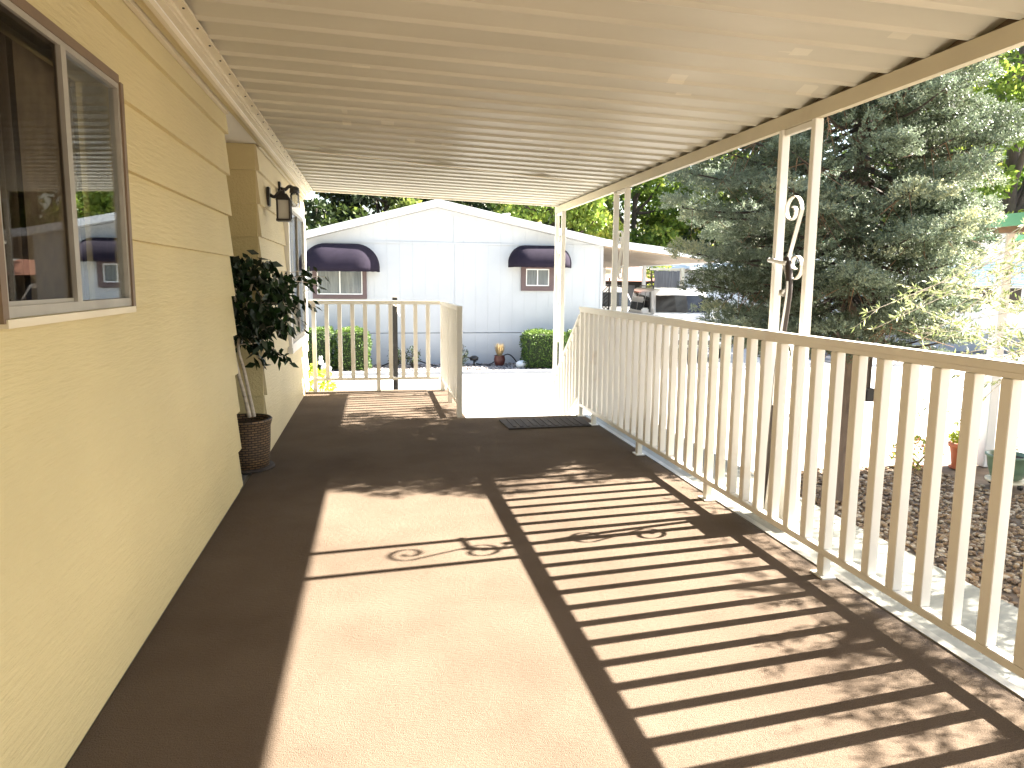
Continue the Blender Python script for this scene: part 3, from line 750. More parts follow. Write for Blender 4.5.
m=MB(); m.box(-3.0,1.15,0,3,0,2.15); m.build('wall',M['dark_wood'],sh)
m=MB(); m.hexa([(-3.3,-.4,2.13),(1.0,-.4,2.13),(1.0,3.4,2.13),(-3.3,3.4,2.13),(-3.0,1.4,2.75),(.7,1.4,2.75),(.7,1.6,2.75),(-3.0,1.6,2.75)]); m.build('roof',M['rooftile'],sh)
m=MB(); m.box(-.9,-.1,-.02,-.002,.02,1.95); m.build('door',M['greywood'],sh)
fp=root('plank_gate',(10.15,25.0,G),'tall weathered grey plank gate behind the white vehicle','gate')
m=MB()
for i in range(9): m.box(-.47+.104*i,-.372+.104*i,-.012+random.uniform(-.003,.003),.012,0.05,2.48+random.uniform(-.012,.012))
m.build('boards',M['greywood'],fp)
m=MB(); m.box(-.62,.60,.013,.06,2.5,2.58); m.box(.50,.62,-.06,.012,0,2.6); m.build('frame',M['cream'],fp)
ch=root('cream_house',(14.5,33,G),'pale cream house far behind the white fence','house')
m=MB(); m.box(-8,3.2,0,6,0,2.7); m.build('wall',M['white'],ch); m=MB(); m.hexa([(-8.4,-.5,2.7),(3.6,-.5,2.7),(3.6,6.5,2.7),(-8.4,6.5,2.7),(-8.4,2.8,3.5),(3.6,2.8,3.5),(3.6,3.2,3.5),(-8.4,3.2,3.5)]); m.build('roof',M['roofgrey'],ch)
for wx in (-5.2,-1.8,1.0):
    m=MB(); m.box(wx-.6,wx+.6,-.05,-.001,.95,1.95); w=m.build('window',M['white'],ch); m=MB(); m.box(wx-.5,wx+.5,-.06,-.051,1.05,1.85); m.build('pane',M['carglass2'],w)
# white panel fence
wf=root('white_panel_fence',(12.3,24.2,G),'bright white panel fence with a deer emblem behind the parked vehicle','fence')
for i in range(4):
    x=-1.5+.95*i
    m=MB(); m.box(x+.04,x+.91,-.012,.012,.1,1.86); 
    for k in range(6): m.box(x+.06+.14*k,x+.065+.14*k,-.016,-.012,.2,1.45)
    m.box(x+.04,x+.91,-.03,.03,1.50,1.56); m.box(x+.04,x+.91,-.03,.03,.08,.16); m.build('panel',M['white'],wf)
for i in range(5):
    x=-1.5+.95*i; m=MB(); m.box(x-.05,x+.05,-.05,.05,0,1.95); m.lathe([(.075,0),(.02,.05)],4,(x,0,1.951)); m.build('post',M['white'],wf)
m=MB() # deer emblem: body, neck, head, antlers and legs as one flat cut-out
def poly(mb,pts,y=-.022,t=.006,c=(1.18,0,1.05),s=.42): mb.prism([(c[0]+a*s,c[2]+b*s) for a,b in pts],y,y-t,lambda u,v,q:(u,q,v))
poly(m,[(-.35,.0),(.25,-.02),(.30,.18),(.34,.42),(.50,.48),(.48,.56),(.33,.60),(.24,.50),(.15,.24),(-.32,.26),(-.40,.15)])
for a in (-.33,-.22,.12,.22): poly(m,[(a,.02),(a+.05,.02),(a+.04,-.5),(a+.01,-.5)],y=-.0225)
for a in (0,.12): poly(m,[(.30+a*.3,.58),(.34+a*.3,.58),(.42+a,.85),(.39+a,.86)],y=-.023); poly(m,[(.36+a,.70),(.38+a,.68),(.50+a,.80),(.48+a,.82)],y=-.0235)
m.build('deer_emblem',M['alu'],wf)

# ------------------------------------------------------------------ vehicles
def suv(name, loc, rz, paintm, label, group=None):
    r=root(name,loc,label,'suv',group,rz)      # local: front towards -Y, width along X
    def loft(stations, closed_ends=True):
        # station: y, list of (x,z) half profile from bottom to top (mirrored)
        m=MB(); rings=[]
        for y,hp in stations:
            rings.append([(x,y,z) for x,z in hp]+[(-x,y,z) for x,z in hp[::-1]])
        n=len(rings[0]); vs=[p for rg in rings for p in rg]
        fs=[(i*n+k,i*n+(k+1)%n,(i+1)*n+(k+1)%n,(i+1)*n+k) for i in range(len(rings)-1) for k in range(n)]
        fs+=[tuple(range(n))[::-1],tuple(range((len(rings)-1)*n,len(rings)*n))]
        return m.add(vs,fs)
    W=.96
    st=[(-2.42,[(W*.80,.42),(W*.88,.50),(W*.88,.86),(W*.78,.98)]),
        (-2.30,[(W*.92,.36),(W*.97,.50),(W*.96,.92),(W*.84,1.08)]),
        (-1.9,[(W*.95,.34),(W,.50),(W*.985,.98),(W*.88,1.13)]),
        (-1.15,[(W*.95,.34),(W,.55),(W*.985,1.06),(W*.92,1.20)]),
        (2.25,[(W*.95,.34),(W,.55),(W*.985,1.08),(W*.93,1.20)]),
        (2.42,[(W*.85,.45),(W*.93,.55),(W*.92,1.05),(W*.88,1.17)])]
    m=loft(st); m.build('body',paintm,r,bevel=.012)
    gs=[(-1.22,[(W*.90,1.19),(W*.86,1.20),(W*.85,1.202),(W*.84,1.204)]),
        (-.52,[(W*.92,1.19),(W*.86,1.55),(W*.80,1.82),(W*.70,1.86)]),
        (.3,[(W*.92,1.19),(W*.88,1.55),(W*.82,1.87),(W*.72,1.92)]),
        (2.05,[(W*.92,1.19),(W*.88,1.55),(W*.81,1.86),(W*.72,1.91)]),
        (2.34,[(W*.90,1.19),(W*.85,1.5),(W*.76,1.80),(W*.70,1.84)])]
    m=loft(gs); m.build('cabin',paintm,r)
    # windscreen and side glass, proud of the cabin
    m=MB(); e=.012; m.hexa([(-W*.80,-1.165,1.235-.0),(W*.80,-1.165,1.235),(W*.80,-1.14,1.24),(-W*.80,-1.14,1.24),(-W*.71,-.688,1.70),(W*.71,-.688,1.70),(W*.71,-.663,1.685),(-W*.71,-.663,1.685)])
    o_=m.build('windscreen',M['carglass'],r); o_.location=(0,-.03,.02)
    for s in (-1,1):
        for (ya,yb,yt0,yt1) in ((-.86,.02,-.44,.02),(.10,1.02,.10,1.02),(1.10,2.12,1.10,1.98)):
            m=MB(); x0,x1=s*(W*.918+.006),s*(W*.828+.010)
            m.hexa([(x0-s*.012,ya,1.24),(x0,ya,1.24),(x0,yb,1.24),(x0-s*.012,yb,1.24),(x1-s*.012,yt0,1.80),(x1,yt0,1.80),(x1,yt1,1.80),(x1-s*.012,yt1,1.80)])
            m.build('side_window',M['carglass'],r)
        m=MB(); m.box(s*(W+.03)-.10,s*(W+.03)+.10,-.82,-.70,1.20,1.36); m.build('mirror',paintm,r,bevel=.03)
        m=MB(); m.tube(smoothpts([(s*W*.66,-.1,1.90),(s*W*.66,.0,1.965),(s*W*.66,1.7,1.965),(s*W*.66,1.85,1.90)]),.018,8); m.build('roof_rack',M['black'],r,smooth=True)
        m=MB(); m.box(s*W*.70-.15,s*W*.70+.15,-2.425,-2.36,.78,.93); m.build('headlight',M['lampglass'],r,bevel=.02)
        for yy in (-1.52,1.48):
            wv=MB()
            prof=[(.24,-.11),(.33,-.11),(.37,-.08),(.37,.08),(.33,.11),(.24,.11)]
            n=28; vs=[(s*(W-.10)+t,yy+rr*math.cos(2*PI*k/n),.37+rr*math.sin(2*PI*k/n)) for rr,t in prof for k in range(n)]
            fs=[(i*n+k,i*n+(k+1)%n,((i+1)%6)*n+(k+1)%n,((i+1)%6)*n+k) for i in range(6) for k in range(n)]
            wv.add(vs,fs); w=wv.build('wheel',M['rubber'],r,smooth=True)
            rm=MB(); vs=[(s*(W-.10)+s*t,yy+rr*math.cos(2*PI*k/n),.37+rr*math.sin(2*PI*k/n)) for rr,t in ((.24,.07),(.20,.05),(.08,.09),(.001,.09)) for k in range(n)]
            fs=[(i*n+k,i*n+(k+1)%n,(i+1)*n+(k+1)%n,(i+1)*n+k) for i in range(3) for k in range(n)]; rm.add(vs,fs); rm.build('rim',M['alu'],w)
    m=MB(); m.box(-W*.50,W*.50,-2.445,-2.38,.74,.94); m.build('grille',M['black'],r)
    g=MB()
    for i in range(4): g.box(-W*.48,W*.48,-2.452,-2.446,.765+.045*i,.777+.045*i)
    g.box(-W*.515,W*.515,-2.452,-2.44,.94,.965); g.build('grille_bars',M['chrome'],r)
    m=MB(); m.box(-W*.93,W*.93,-2.50,-2.34,.44,.66); m.build('bumper',paintm,r,bevel=.035)
    m=MB(); m.box(-W*.62,W*.62,-2.507,-2.49,.46,.58); m.build('air_intake',M['black'],r,bevel=.004)
    m=MB(); m.box(-.16,.16,-2.512,-2.507,.60,.68); m.build('number_plate',M['lampglass'],r)
    m=MB()
    for s in (-1,1): m.tube([(s*.1,-1.20,1.215),(s*.1+.42,-1.12,1.30)],.008,5)
    m.build('wiper',M['black'],r)
    return r
suv('parked_suv',(8.65,20.75,G),math.radians(-9),M['carwhite'],'white suv parked facing the street at the carport','parked vehicles')
suv('parked_suv',(8.15,26.3,G),math.radians(2),M['cargrey'],'silver vehicle parked deep in the shade of the carport','parked vehicles')

# ------------------------------------------------------------------ hedges, pots and small things at the white house
def boxhedge(name,cx,cy,w,d,h,n,label,group='clipped boxwood hedges by the white house'):
    r=root(name,(cx,cy,G+.03),label,'hedge',group)
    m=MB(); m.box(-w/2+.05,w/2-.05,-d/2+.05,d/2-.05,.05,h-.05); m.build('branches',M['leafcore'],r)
    P=[];Nn=[]
    q=RNG.uniform(-1,1,(n,3)); ax=RNG.choice(3,n,p=[.25,.4,.35]); sg=np.sign(RNG.uniform(-1,1,n)); sg[ax==2]=np.abs(sg[ax==2])
    q[np.arange(n),ax]=sg
    q=np.sign(q)*np.abs(q); rr=(np.abs(q)**8).sum(1)**(1/8); q=q/rr[:,None]
    nn=np.zeros((n,3)); nn[np.arange(n),ax]=sg
    P=q*np.array([w/2,d/2,h/2])+np.array([0,0,h/2])
    lump=np.sin(P[:,0]*9+cx*3)*np.sin(P[:,2]*11+1)*.022+np.sin(P[:,1]*13)*.015
    P=P+nn*(lump[:,None]+RNG.normal(size=(n,1))*.02)
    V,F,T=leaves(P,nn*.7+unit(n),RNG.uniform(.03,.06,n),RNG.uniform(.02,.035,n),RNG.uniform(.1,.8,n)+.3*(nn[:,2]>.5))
    npmesh('foliage',V,F,M['box'],r,T)
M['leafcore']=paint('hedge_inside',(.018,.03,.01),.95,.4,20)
boxhedge('hedge',-1.32,17.3,.80,.8,.92,4200,'leftmost clipped green hedge under the large awning window')
boxhedge('hedge',-.50,17.3,.72,.8,.90,4200,'second clipped hedge from the left, right of a narrow gap')
boxhedge('hedge',3.98,17.35,.96,.95,.84,5500,'clipped hedge left of the corner porch post, beyond the street')
boxhedge('hedge',5.02,17.35,.86,.9,.84,4500,'clipped hedge between the corner post and the stair rail')
def blades(name,loc,n,h,spread,mat,parent,w=.012,droop=.3,tb=.5):
    a=RNG.uniform(0,2*PI,n); r0=RNG.uniform(0,.05,n); d=np.stack([np.cos(a)*spread*RNG.uniform(.1,1,n),np.sin(a)*spread*RNG.uniform(.1,1,n),np.ones(n)],1)
    P=np.stack([np.cos(a)*r0,np.sin(a)*r0,np.zeros(n)],1)+np.array(loc)
    V,F,T=leaves(P,d,h*RNG.uniform(.6,1.05,n),w,np.full(n,tb),jit=.25); return npmesh(name,V,F,mat,parent,T)
gp=root('maroon_pot',(2.95,17.6,G+.04),'dark maroon glazed pot on gravel by the white house','pot')
m=MB(); m.lathe([(.08,0),(.12,.06),(.14,.16),(.12,.24),(.135,.26),(.115,.262),(.10,.22)],24); m.build('bowl',M['maroon'],gp,smooth=True)
og=root('ornamental_grass',(2.95,17.6,G+.26),'straw coloured ornamental grass growing in the maroon pot','grass plant')
blades('blades',(0,0,0),420,.36,.42,M['straw'],og,.010)
wo=root('garden_statue',(-1.12,16.78,G+.03),'small white animal statue in front of the left hedges','statue')
m=MB(); m.lathe([(.10,0),(.12,.05),(.10,.14),(.06,.20),(.0,.22)],14,(.04,0,0)); m.lathe([(.0,0),(.055,.03),(.06,.08),(.03,.13),(0,.14)],12,(-.06,-.02,.17)); m.lathe([(.0,0),(.018,.02),(.014,.08),(0,.10)],8,(-.085,-.02,.28)); m.lathe([(.0,0),(.018,.02),(.014,.08),(0,.10)],8,(-.04,-.02,.28)); m.lathe([(0,0),(.04,.02),(.045,.06),(0,.1)],10,(.13,0,.05))
m.build('figure',M['ornament'],wo,smooth=True)
wr=MB(); V0,F0=ico(2); wr.add([(v[0]*.15*(1+.1*math.sin(9*v[1])),v[1]*.12,v[2]*.10*(1+.12*math.sin(7*v[0]))+.08) for v in V0],[tuple(f) for f in F0])
o=wr.build('white_rock',M['ornament'],smooth=True); o.location=(3.42,17.2,G+.04); tag(o,'rounded white rock left of the right hand hedge','rock')
hl=root('garden_light',(2.35,17.75,G+.04),'low black garden light with trailing cable by the pot','garden light')
m=MB(); m.lathe([(.02,0),(.02,.12),(.10,.13),(.11,.20),(.05,.24)],14); m.build('head',M['black'],hl,smooth=True)
m=MB(); m.tube(smoothpts([(.05,0,.1),(-.3,-.1,.24),(-.7,-.2,.02),(-1.1,-.1,.06),(-1.6,0,.2),(-2.2,-.1,.03)]),.016,6); m.tube(smoothpts([(.05,0,.05),(.35,-.1,.03),(.8,-.1,.28),(1.05,-.1,.06)]),.016,6); m.build('cable',M['black'],hl,smooth=True)
for (x,y,hh,lab) in ((.48,17.5,.48,'dry shrub seen left of the black post beyond the railing'),(.86,17.4,.50,'dry shrub seen right of the black post beyond the railing'),(1.98,17.5,.55,'dark shrub beside the short side railing')):
    b=root('dry_shrub',(x,y,G+.03),lab,'shrub','dry shrubs in the gravel strip')
    m=MB()
    for i in range(16):
        a=random.uniform(0,2*PI); e=Vector((math.cos(a)*.20,math.sin(a)*.2,random.uniform(.25,1)*hh)); pts=smoothpts([(0,0,0),e*.5+Vector((0,0,.05)),e],4); m.tube(pts,[.008*(1-.6*k/len(pts)) for k in range(len(pts))],4)
    m.build('stems',M['barkdark'],b)
    n=420; q=unit(n)*np.cbrt(RNG.uniform(.1,1,(n,1)))*np.array([.2,.2,hh*.5])+np.array([0,0,hh*.55])
    V,F,T=leaves(q,unit(n),.05,.022,RNG.uniform(0,.6,n)); npmesh('foliage',V,F,M['leafdark'],b,T)
# lime plant at the near end of the porch
lp=root('lime_plant',(-.78,9.85,G),'bright lime leaved plant at the far left porch corner','plant')
m=MB()
for i in range(12):
    a=random.uniform(0,2*PI); e=Vector((math.cos(a)*.2,math.sin(a)*.2,random.uniform(.6,.98))); m.tube(smoothpts([(0,0,0),e*.5,e],4),.006,5)
m.build('stems',M['twig'],lp)
n=420; q=unit(n)*np.array([.26,.26,.3])*np.cbrt(RNG.uniform(.1,1,(n,1)))+np.array([0,0,.68]); V,F,T=leaves(q,unit(n)+np.array([0,0,-.2]),RNG.uniform(.07,.12,n),RNG.uniform(.035,.06,n),RNG.uniform(0,1,n),fold=.1); npmesh('foliage',V,F,M['lime'],lp,T)

# ------------------------------------------------------------------ right side: pots, spotlight
tp=root('terracotta_pot',(6.56,7.22,G),'tapered terracotta pot at the edge of the stones','pot'); tp.scale=(.72,.72,.74)
m=MB(); m.lathe([(.11,0),(.125,.02),(.17,.33),(.195,.335),(.20,.40),(.18,.40),(.165,.35)],28); m.build('bowl',M['terracotta'],tp,smooth=True)
m=MB(); m.lathe([(.001,.34),(.165,.345)],20,cap=False); m.build('soil',M['soil'],tp)
m=MB(); m.lathe([(.15,-.002),(.17,.02),(.15,.018)],20); m.build('saucer',M['terracotta'],tp,smooth=True)
yp=root('yellow_flower',(6.56,7.22,G+.27),'yellow green flowering plant in the terracotta pot','plant'); yp.scale=(.75,.75,.75)
m=MB()
for i in range(9):
    a=random.uniform(0,2*PI); m.tube([(0,0,-.02),(math.cos(a)*.06,math.sin(a)*.06,.08),(math.cos(a)*.12,math.sin(a)*.12,.14)],.004,5)
m.tube([(0,0,-.02),(.02,0,.2),(.0,0,.32)],.004,5); m.build('stems',M['twig'],yp)
n=300; q=unit(n)*np.array([.17,.17,.07])+np.array([0,0,.11]); q2=unit(30)*.05+np.array([0,0,.33]); q=np.concatenate([q,q2]); V,F,T=leaves(q,unit(n+30),.06,.035,np.concatenate([RNG.uniform(.3,1,n),np.zeros(30)])); npmesh('foliage',V,F,M['lime'],yp,T)
gpp=root('green_pot',(6.42,6.45,G),'round green glazed pot on a wheeled stand','pot'); gpp.scale=(.85,.85,.85)
m=MB(); m.lathe([(.12,.10),(.17,.13),(.21,.26),(.225,.37),(.245,.385),(.245,.41),(.22,.41),(.205,.36)],30); m.build('bowl',M['greenpot'],gpp,smooth=True)
m=MB(); m.lathe([(.001,.36),(.21,.365)],20,cap=False); m.build('soil',M['soil'],gpp)
m=MB(); m.lathe([(.20,.07),(.22,.075),(.225,.10),(.19,.10)],24)
m.build('stand',M['cream'],gpp,smooth=True)
for a in range(4):
    an=a*PI/2+.3; m=MB(); m.tube([(math.cos(an)*.17,math.sin(an)*.17-.015,.035),(math.cos(an)*.17,math.sin(an)*.17+.015,.035)],.035,14); m.build('wheel',M['black'],gpp,smooth=True)
sg=root('potted_twigs',(6.42,6.45,G+.31),'sparse leafy shoots in the round green pot','plant')
m=MB(); P=[];D=[]
for i in range(7):
    a=random.uniform(0,2*PI); e=Vector((math.cos(a)*.12,math.sin(a)*.12,random.uniform(.12,.35))); pts=smoothpts([(0,0,0),e*.5,e],4); m.tube(pts,.004,5)
    for p in pts[2:]: P.append(p[:]); D.append(unit(1)[0])
m.build('stems',M['twig'],sg); V,F,T=leaves(np.array(P),np.array(D),.06,.015,RNG.uniform(0,1,len(P))); npmesh('foliage',V,F,M['olive'],sg,T)
fl=root('flower_clump',(6.02,7.28,G),'low clump of pink and yellow flowers beside the terracotta pot','flowers')
n=460; q=unit(n)*np.array([.26,.20,.17])+np.array([0,0,.17]); V,F,T=leaves(q,unit(n)+np.array([0,0,.5]),.07,.025,RNG.uniform(0,1,n)); npmesh('foliage',V,F,M['petals'],fl,T)
m=MB(); 
for i in range(14):
    a=random.uniform(0,2*PI); m.tube([(0,0,0),(math.cos(a)*.15,math.sin(a)*.15,.25)],.004,4)
m.build('stems',M['twig'],fl)
st_=root('stacked_saucers',(6.70,7.30,G),'small stack of maroon saucers behind the terracotta pot','saucers')
m=MB()
for i in range(4): m.lathe([(.07,.055*i),(.11,.055*i+.035),(.10,.055*i+.037),(.06,.055*i+.012)],18)
m.build('dishes',M['maroon'],st_,smooth=True)
gt=root('black_box',(4.66,6.34,.21),'small black box fixed to the right side of the spruce trunk','box')
m=MB(); m.box(-.055,.055,-.06,.06,0,.125); m.build('case',M['black'],gt,bevel=.008); m=MB(); m.box(-.17,-.056,-.015,.015,.05,.08); m.build('bracket',M['barkdark'],gt)
m=MB(); m.box(-.09,.09,-.06,.06,1.02,1.17); m.build('case',M['black'],gt,bevel=.008); m=MB(); m.box(-.015,.015,-.015,.015,0,1.02); m.build('stake',M['barkdark'],gt)
for (x,y,s,lab) in ((3.35,3.85,.11,'largest brown boulder among the loose stones beside the porch'),(6.4,5.75,.08,'flat dark stone near the green pot')):
    wr=MB(); wr.add([(v[0]*s*1.5*(1+.14*math.sin(5*v[1]+x)),v[1]*s,v[2]*s*.7*(1+.15*math.sin(6*v[0]))+s*.4) for v in V0],[tuple(f) for f in F0])
    o=wr.build('boulder',M['barks'],smooth=True); o.location=(x,y,G); tag(o,lab,'boulder')

# neighbour carport with green fascia, on the right
gc=root('green_trim_carport',(7.0,5,G),'flat carport roof with green fascia on a white post','carport')
m=MB(); m.box(6.87,6.99,7.22,7.34,G,1.90); m.build('post',M['white'],gc,world=True,bevel=.006)
m=MB(); m.box(6.72,6.76,1.5,7.62,1.96,2.09); m.box(6.76,12,7.58,7.62,1.96,2.09); m.build('fascia',M['greentrim'],gc,world=True)
m=MB(); m.box(6.761,12,1.5,7.579,2.03,2.08); m.build('roof',M['cream'],gc,world=True)
m=MB(); m.box(6.86,7.0,1.5,7.5,1.902,2.028); m.build('beam',M['twig'],gc,world=True)

# far right white house
rh=root('louvred_house',(20,23,G),'white house with blue slatted window awnings on the right','house')
m=MB(); m.box(-4.6,8,-2.5,4,0,3.45); m.build('wall',M['white'],rh)
m=MB(); m.box(-5.0,8.3,-3.2,4.3,3.46,3.62); m.build('roof',M['greentrim'],rh)
for i in range(3):
    x0=-3.6+2.0*i
    m=MB(); m.box(x0,x0+1.85,-2.56,-2.505,1.45,2.05); w=m.build('window',M['white'],rh)
    for k in range(2):
        m=MB(); m.box(x0+.06+.91*k,x0+.88+.91*k,-2.572,-2.562,1.50,2.0); m.build('pane',M['carglass'],w)
    m=MB()
    for k in range(9):
        z=2.08+.085*k; d=.75-.07*k
        m.hexa([(x0-.05,-2.56-d,z),(x0+1.9,-2.56-d,z),(x0+1.9,-2.56-d+.09,z+.055),(x0-.05,-2.56-d+.09,z+.055),(x0-.05,-2.56-d,z+.01),(x0+1.9,-2.56-d,z+.01),(x0+1.9,-2.56-d+.09,z+.065),(x0-.05,-2.56-d+.09,z+.065)])
    m.build('slatted_awning',M['bluewhite'],rh)
m=MB(); m.box(-4.65,8,-2.62,-2.51,0,.55); m.build('skirting',M['kerb'],rh)

# ------------------------------------------------------------------ trees
def spruce():
    bx,by=4.38,6.34
    r=root('blue_spruce',(bx,by,G),'large dense blue green spruce right of the porch','tree')
    m=MB(); pts=[(0,0,-.05),(.0,.0,.2),(.02,0,1.2),(.04,0,3),(.05,0,5),(.05,0,7.4)]
    m.tube(smoothpts(pts),[.155,.145,.138,.13,.12,.112,.105]+[.10*(1-i/26) +.01 for i in range(24)],14); m.build('trunk',M['barks'],r,smooth=True)
    bt=MB(); dead=MB(); PC=[]; PR=[]; PD=[]; PT=[]
    z=1.75
    def env(z,a):
        ca,sa=math.cos(a),math.sin(a)
        if z<3.4: R=1.40
        else: R=1.40*(1-(z-3.4)/4.3)+.05
        R*=1+(-.14 if z<2.6 else .04 if z<3.0 else .28)*max(0,(-ca*.7+sa*.7))-.04*max(0,-sa)-(.42 if z<3.6 else .52)*max(0,ca)
        if z<2.5: R*=.84+.16*(z-1.6)/.9
        return R
    while z<7.4:
        nb=9 if z<5 else 6
        for i in range(nb):
            a=random.uniform(0,2*PI); ca,sa=math.cos(a),math.sin(a)
            L=env(z,a)*random.uniform(.78,1.10)
            zz=z+random.uniform(-.09,.09); drop=random.uniform(.08,.28)*L
            s=Vector((0,0,zz)); e=Vector((ca*L,sa*L,zz-drop*.75)); mid=Vector((ca*L*.55,sa*L*.55,zz-drop*.75-.06))
            pts=smoothpts([s,mid,e],8); n=len(pts)
            bt.tube(pts,[.020*(1-.75*k/n) for k in range(n)],5)
            br=random.uniform(-.2,.2)
            for k in range(4,n,2):
                f=k/(n-1); c=pts[k]; d=(pts[min(k+1,n-1)]-pts[k-1]).normalized(); side=Vector((-d.y,d.x,0)).normalized()
                wl=.46*(1.1-f)
                for sgn in (-1,1):
                    if random.random()<.22: continue
                    t=random.random()**.7; q=c+side*sgn*wl*t+d*wl*t*.5+Vector((0,0,random.gauss(0,.05)-.05*t))
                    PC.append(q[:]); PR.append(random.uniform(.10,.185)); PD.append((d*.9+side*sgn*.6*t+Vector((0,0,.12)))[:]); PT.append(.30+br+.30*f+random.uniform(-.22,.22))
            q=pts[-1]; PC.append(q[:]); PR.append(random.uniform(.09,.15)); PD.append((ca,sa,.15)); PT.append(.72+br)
            if random.random()<.6 and z<4.5:
                for j in range(10):
                    f=random.uniform(.35,.9); c=pts[int(f*(n-1))]; dead.tube([c,c+Vector((random.gauss(0,.16),random.gauss(0,.16),random.uniform(-.32,-.02)))],[.005,.002],3)
        z+=.185
    bt.build('limb',M['barkdark'],r); tag(dead.build('dead_twigs',M['twig'],r),kind='stuff')
    PC=np.array(PC);PR=np.array(PR);PD=norm(np.array(PD));PT=np.array(PT); npd=len(PC)
    ns_=40                                  # sprigs per pad, bristling outwards from a flattened lobe
    U=unit(npd*ns_).reshape(npd,ns_,3); U[:,:,2]=np.abs(U[:,:,2])*.9-.25*RNG.uniform(0,1,(npd,ns_)); U=norm(U); UN=np.repeat(U.reshape(-1,3),9,0)
    B=PC[:,None,:]+U*PR[:,None,None]*np.array([1.1,1.1,.52])*np.cbrt(RNG.uniform(.3,1,(npd,ns_,1)))+PD[:,None,:]*PR[:,None,None]*.4
    SD=norm(U*.9+PD[:,None,:]*.9+np.array([0,0,.15]))
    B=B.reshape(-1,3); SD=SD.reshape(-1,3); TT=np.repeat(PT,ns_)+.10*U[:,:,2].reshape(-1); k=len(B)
    nn_=9; tpos=np.linspace(0,1,nn_)[None,:,None]; Ls=RNG.uniform(.035,.06,(k,1,1))
    P=B[:,None,:]+SD[:,None,:]*Ls*tpos; rad=unit(k*nn_).reshape(k,nn_,3); Dn=norm(SD[:,None,:]*.8+rad*.9)
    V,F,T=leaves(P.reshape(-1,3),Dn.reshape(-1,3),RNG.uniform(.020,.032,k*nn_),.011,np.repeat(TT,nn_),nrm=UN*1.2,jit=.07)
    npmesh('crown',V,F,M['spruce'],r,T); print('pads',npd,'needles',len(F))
spruce()

def broadleaf(name,loc,h,crown_r,crown_h,nclump,nleaf,lsize,mat,bark,label,group,lean=0,tint=(.2,.9),cz=.62,squash=1):
    r=root(name,loc,label,'tree',group)
    m=MB(); tr=h*.022+.05
    pts=smoothpts([(0,0,-.1),(.1*lean,0,h*.2),(.2*lean,.1,h*.45),(.25*lean,0,h*.8)],5); n=len(pts); m.tube(pts,[tr*(1.1-.8*k/n) for k in range(n)],9)
    cc=np.array([.2*lean,0,h*cz]); cl=[]
    q=unit(nclump)*np.cbrt(RNG.uniform(.12,1,(nclump,1)))*np.array([crown_r,crown_r,crown_h])+cc
    for i in range(min(18,nclump)):
        s=pts[random.randint(n//3,n-2)]; e=Vector(q[i]); mid=(s+e)/2+Vector((0,0,-.1*h*.2)); pp=smoothpts([s,mid,e],4)
        m.tube(pp,[tr*.42*(1-.8*k/len(pp)) for k in range(len(pp))],6)
    m.build('trunk',bark,r,smooth=True)
    per=nleaf//nclump; cr=crown_r*1.5/np.sqrt(nclump)
    P=[];T=[];D=[]
    for i in range(nclump):
        u=unit(per); rr=np.cbrt(RNG.uniform(.15,1,(per,1)))*cr*RNG.uniform(.7,1.3); p=q[i]+u*rr*np.array([1.15,1.15,.75]); P.append(p); D.append(u*.7+unit(per)*.8+np.array([0,0,-.3])); b=RNG.uniform(*tint); T.append(np.full(per,b)+.12*u[:,2])
    P=np.concatenate(P);D=np.concatenate(D);T=np.concatenate(T)
    V,F,t=leaves(P,D,lsize*RNG.uniform(.7,1.3,len(P)),lsize*.62,T,fold=.1,jit=.16); npmesh('crown',V,F,mat,r,t)
GB='trees in the background'
bl=broadleaf
bl('leafy_tree',(8.6,36,G),9.5,3.0,3.6,46,11000,.26,M['leafy'],M['barkdark'],'yellow green leafy tree above the white carport roof, nearest the corner post',GB,tint=(.35,1.0),cz=.6)
bl('leafy_tree',(13.5,38,G),9.5,3.1,3.7,48,11000,.25,M['leafy'],M['barkdark'],'mid green leafy tree directly left of the spruce',GB,tint=(.1,.75),cz=.6)
bl('leafy_tree',(17.5,41,G),12,3.2,4.6,50,10000,.26,M['leafy'],M['barkdark'],'yellow tipped tree with dark trunk showing behind the left side of the spruce',GB,tint=(.15,.95),cz=.6)
bl('leafy_tree',(11.2,46,G),11,4.2,4.4,60,12000,.30,M['leafdark'],M['barkdark'],'deep green tree standing behind the yellow green ones',GB,tint=(.2,.9),cz=.55)
bl('dark_tree',(-3.5,40,G),11,3.6,4.2,55,13000,.30,M['leafdark'],M['barkdark'],'very dark tree behind the left slope of the white roof',GB,tint=(.0,.5),cz=.55)
bl('dark_tree',(1.2,42,G),10.5,3.6,4.2,55,13000,.30,M['leafdark'],M['barkdark'],'dark tree with sunlit gaps behind the white roof peak',GB,tint=(.0,.95),cz=.52)
bl('dark_tree',(5.6,44,G),9,3.2,3.6,50,10000,.30,M['leafdark'],M['barkdark'],'low dark tree behind the right slope of the white roof',GB,tint=(.1,.9),cz=.55)
bl('tall_tree',(20.5,21.5,G),13,3.9,5.0,70,16000,.22,M['leafy'],M['barkdark'],'tall sunlit green tree at the upper right corner',GB,tint=(.15,.8),cz=.66)
bl('tall_tree',(26,31,G),14,5.5,5.6,80,16000,.30,M['leafdark'],M['barkdark'],'tall dark tree right of the spruce above the louvred house',GB,tint=(.1,.9),cz=.55)
bl('tall_tree',(20,36,G),12,4.5,5.0,60,11000,.30,M['leafdark'],M['barkdark'],'dark tree hidden mostly behind the spruce crown',GB,tint=(.1,.8),cz=.5)
bl('bush',(14.8,25.5,G),3.2,1.1,1.4,22,5000,.10,M['leafdark'],M['barkdark'],'dark green bush at the right end of the white fence','background shrubs',tint=(.2,.9),cz=.5)
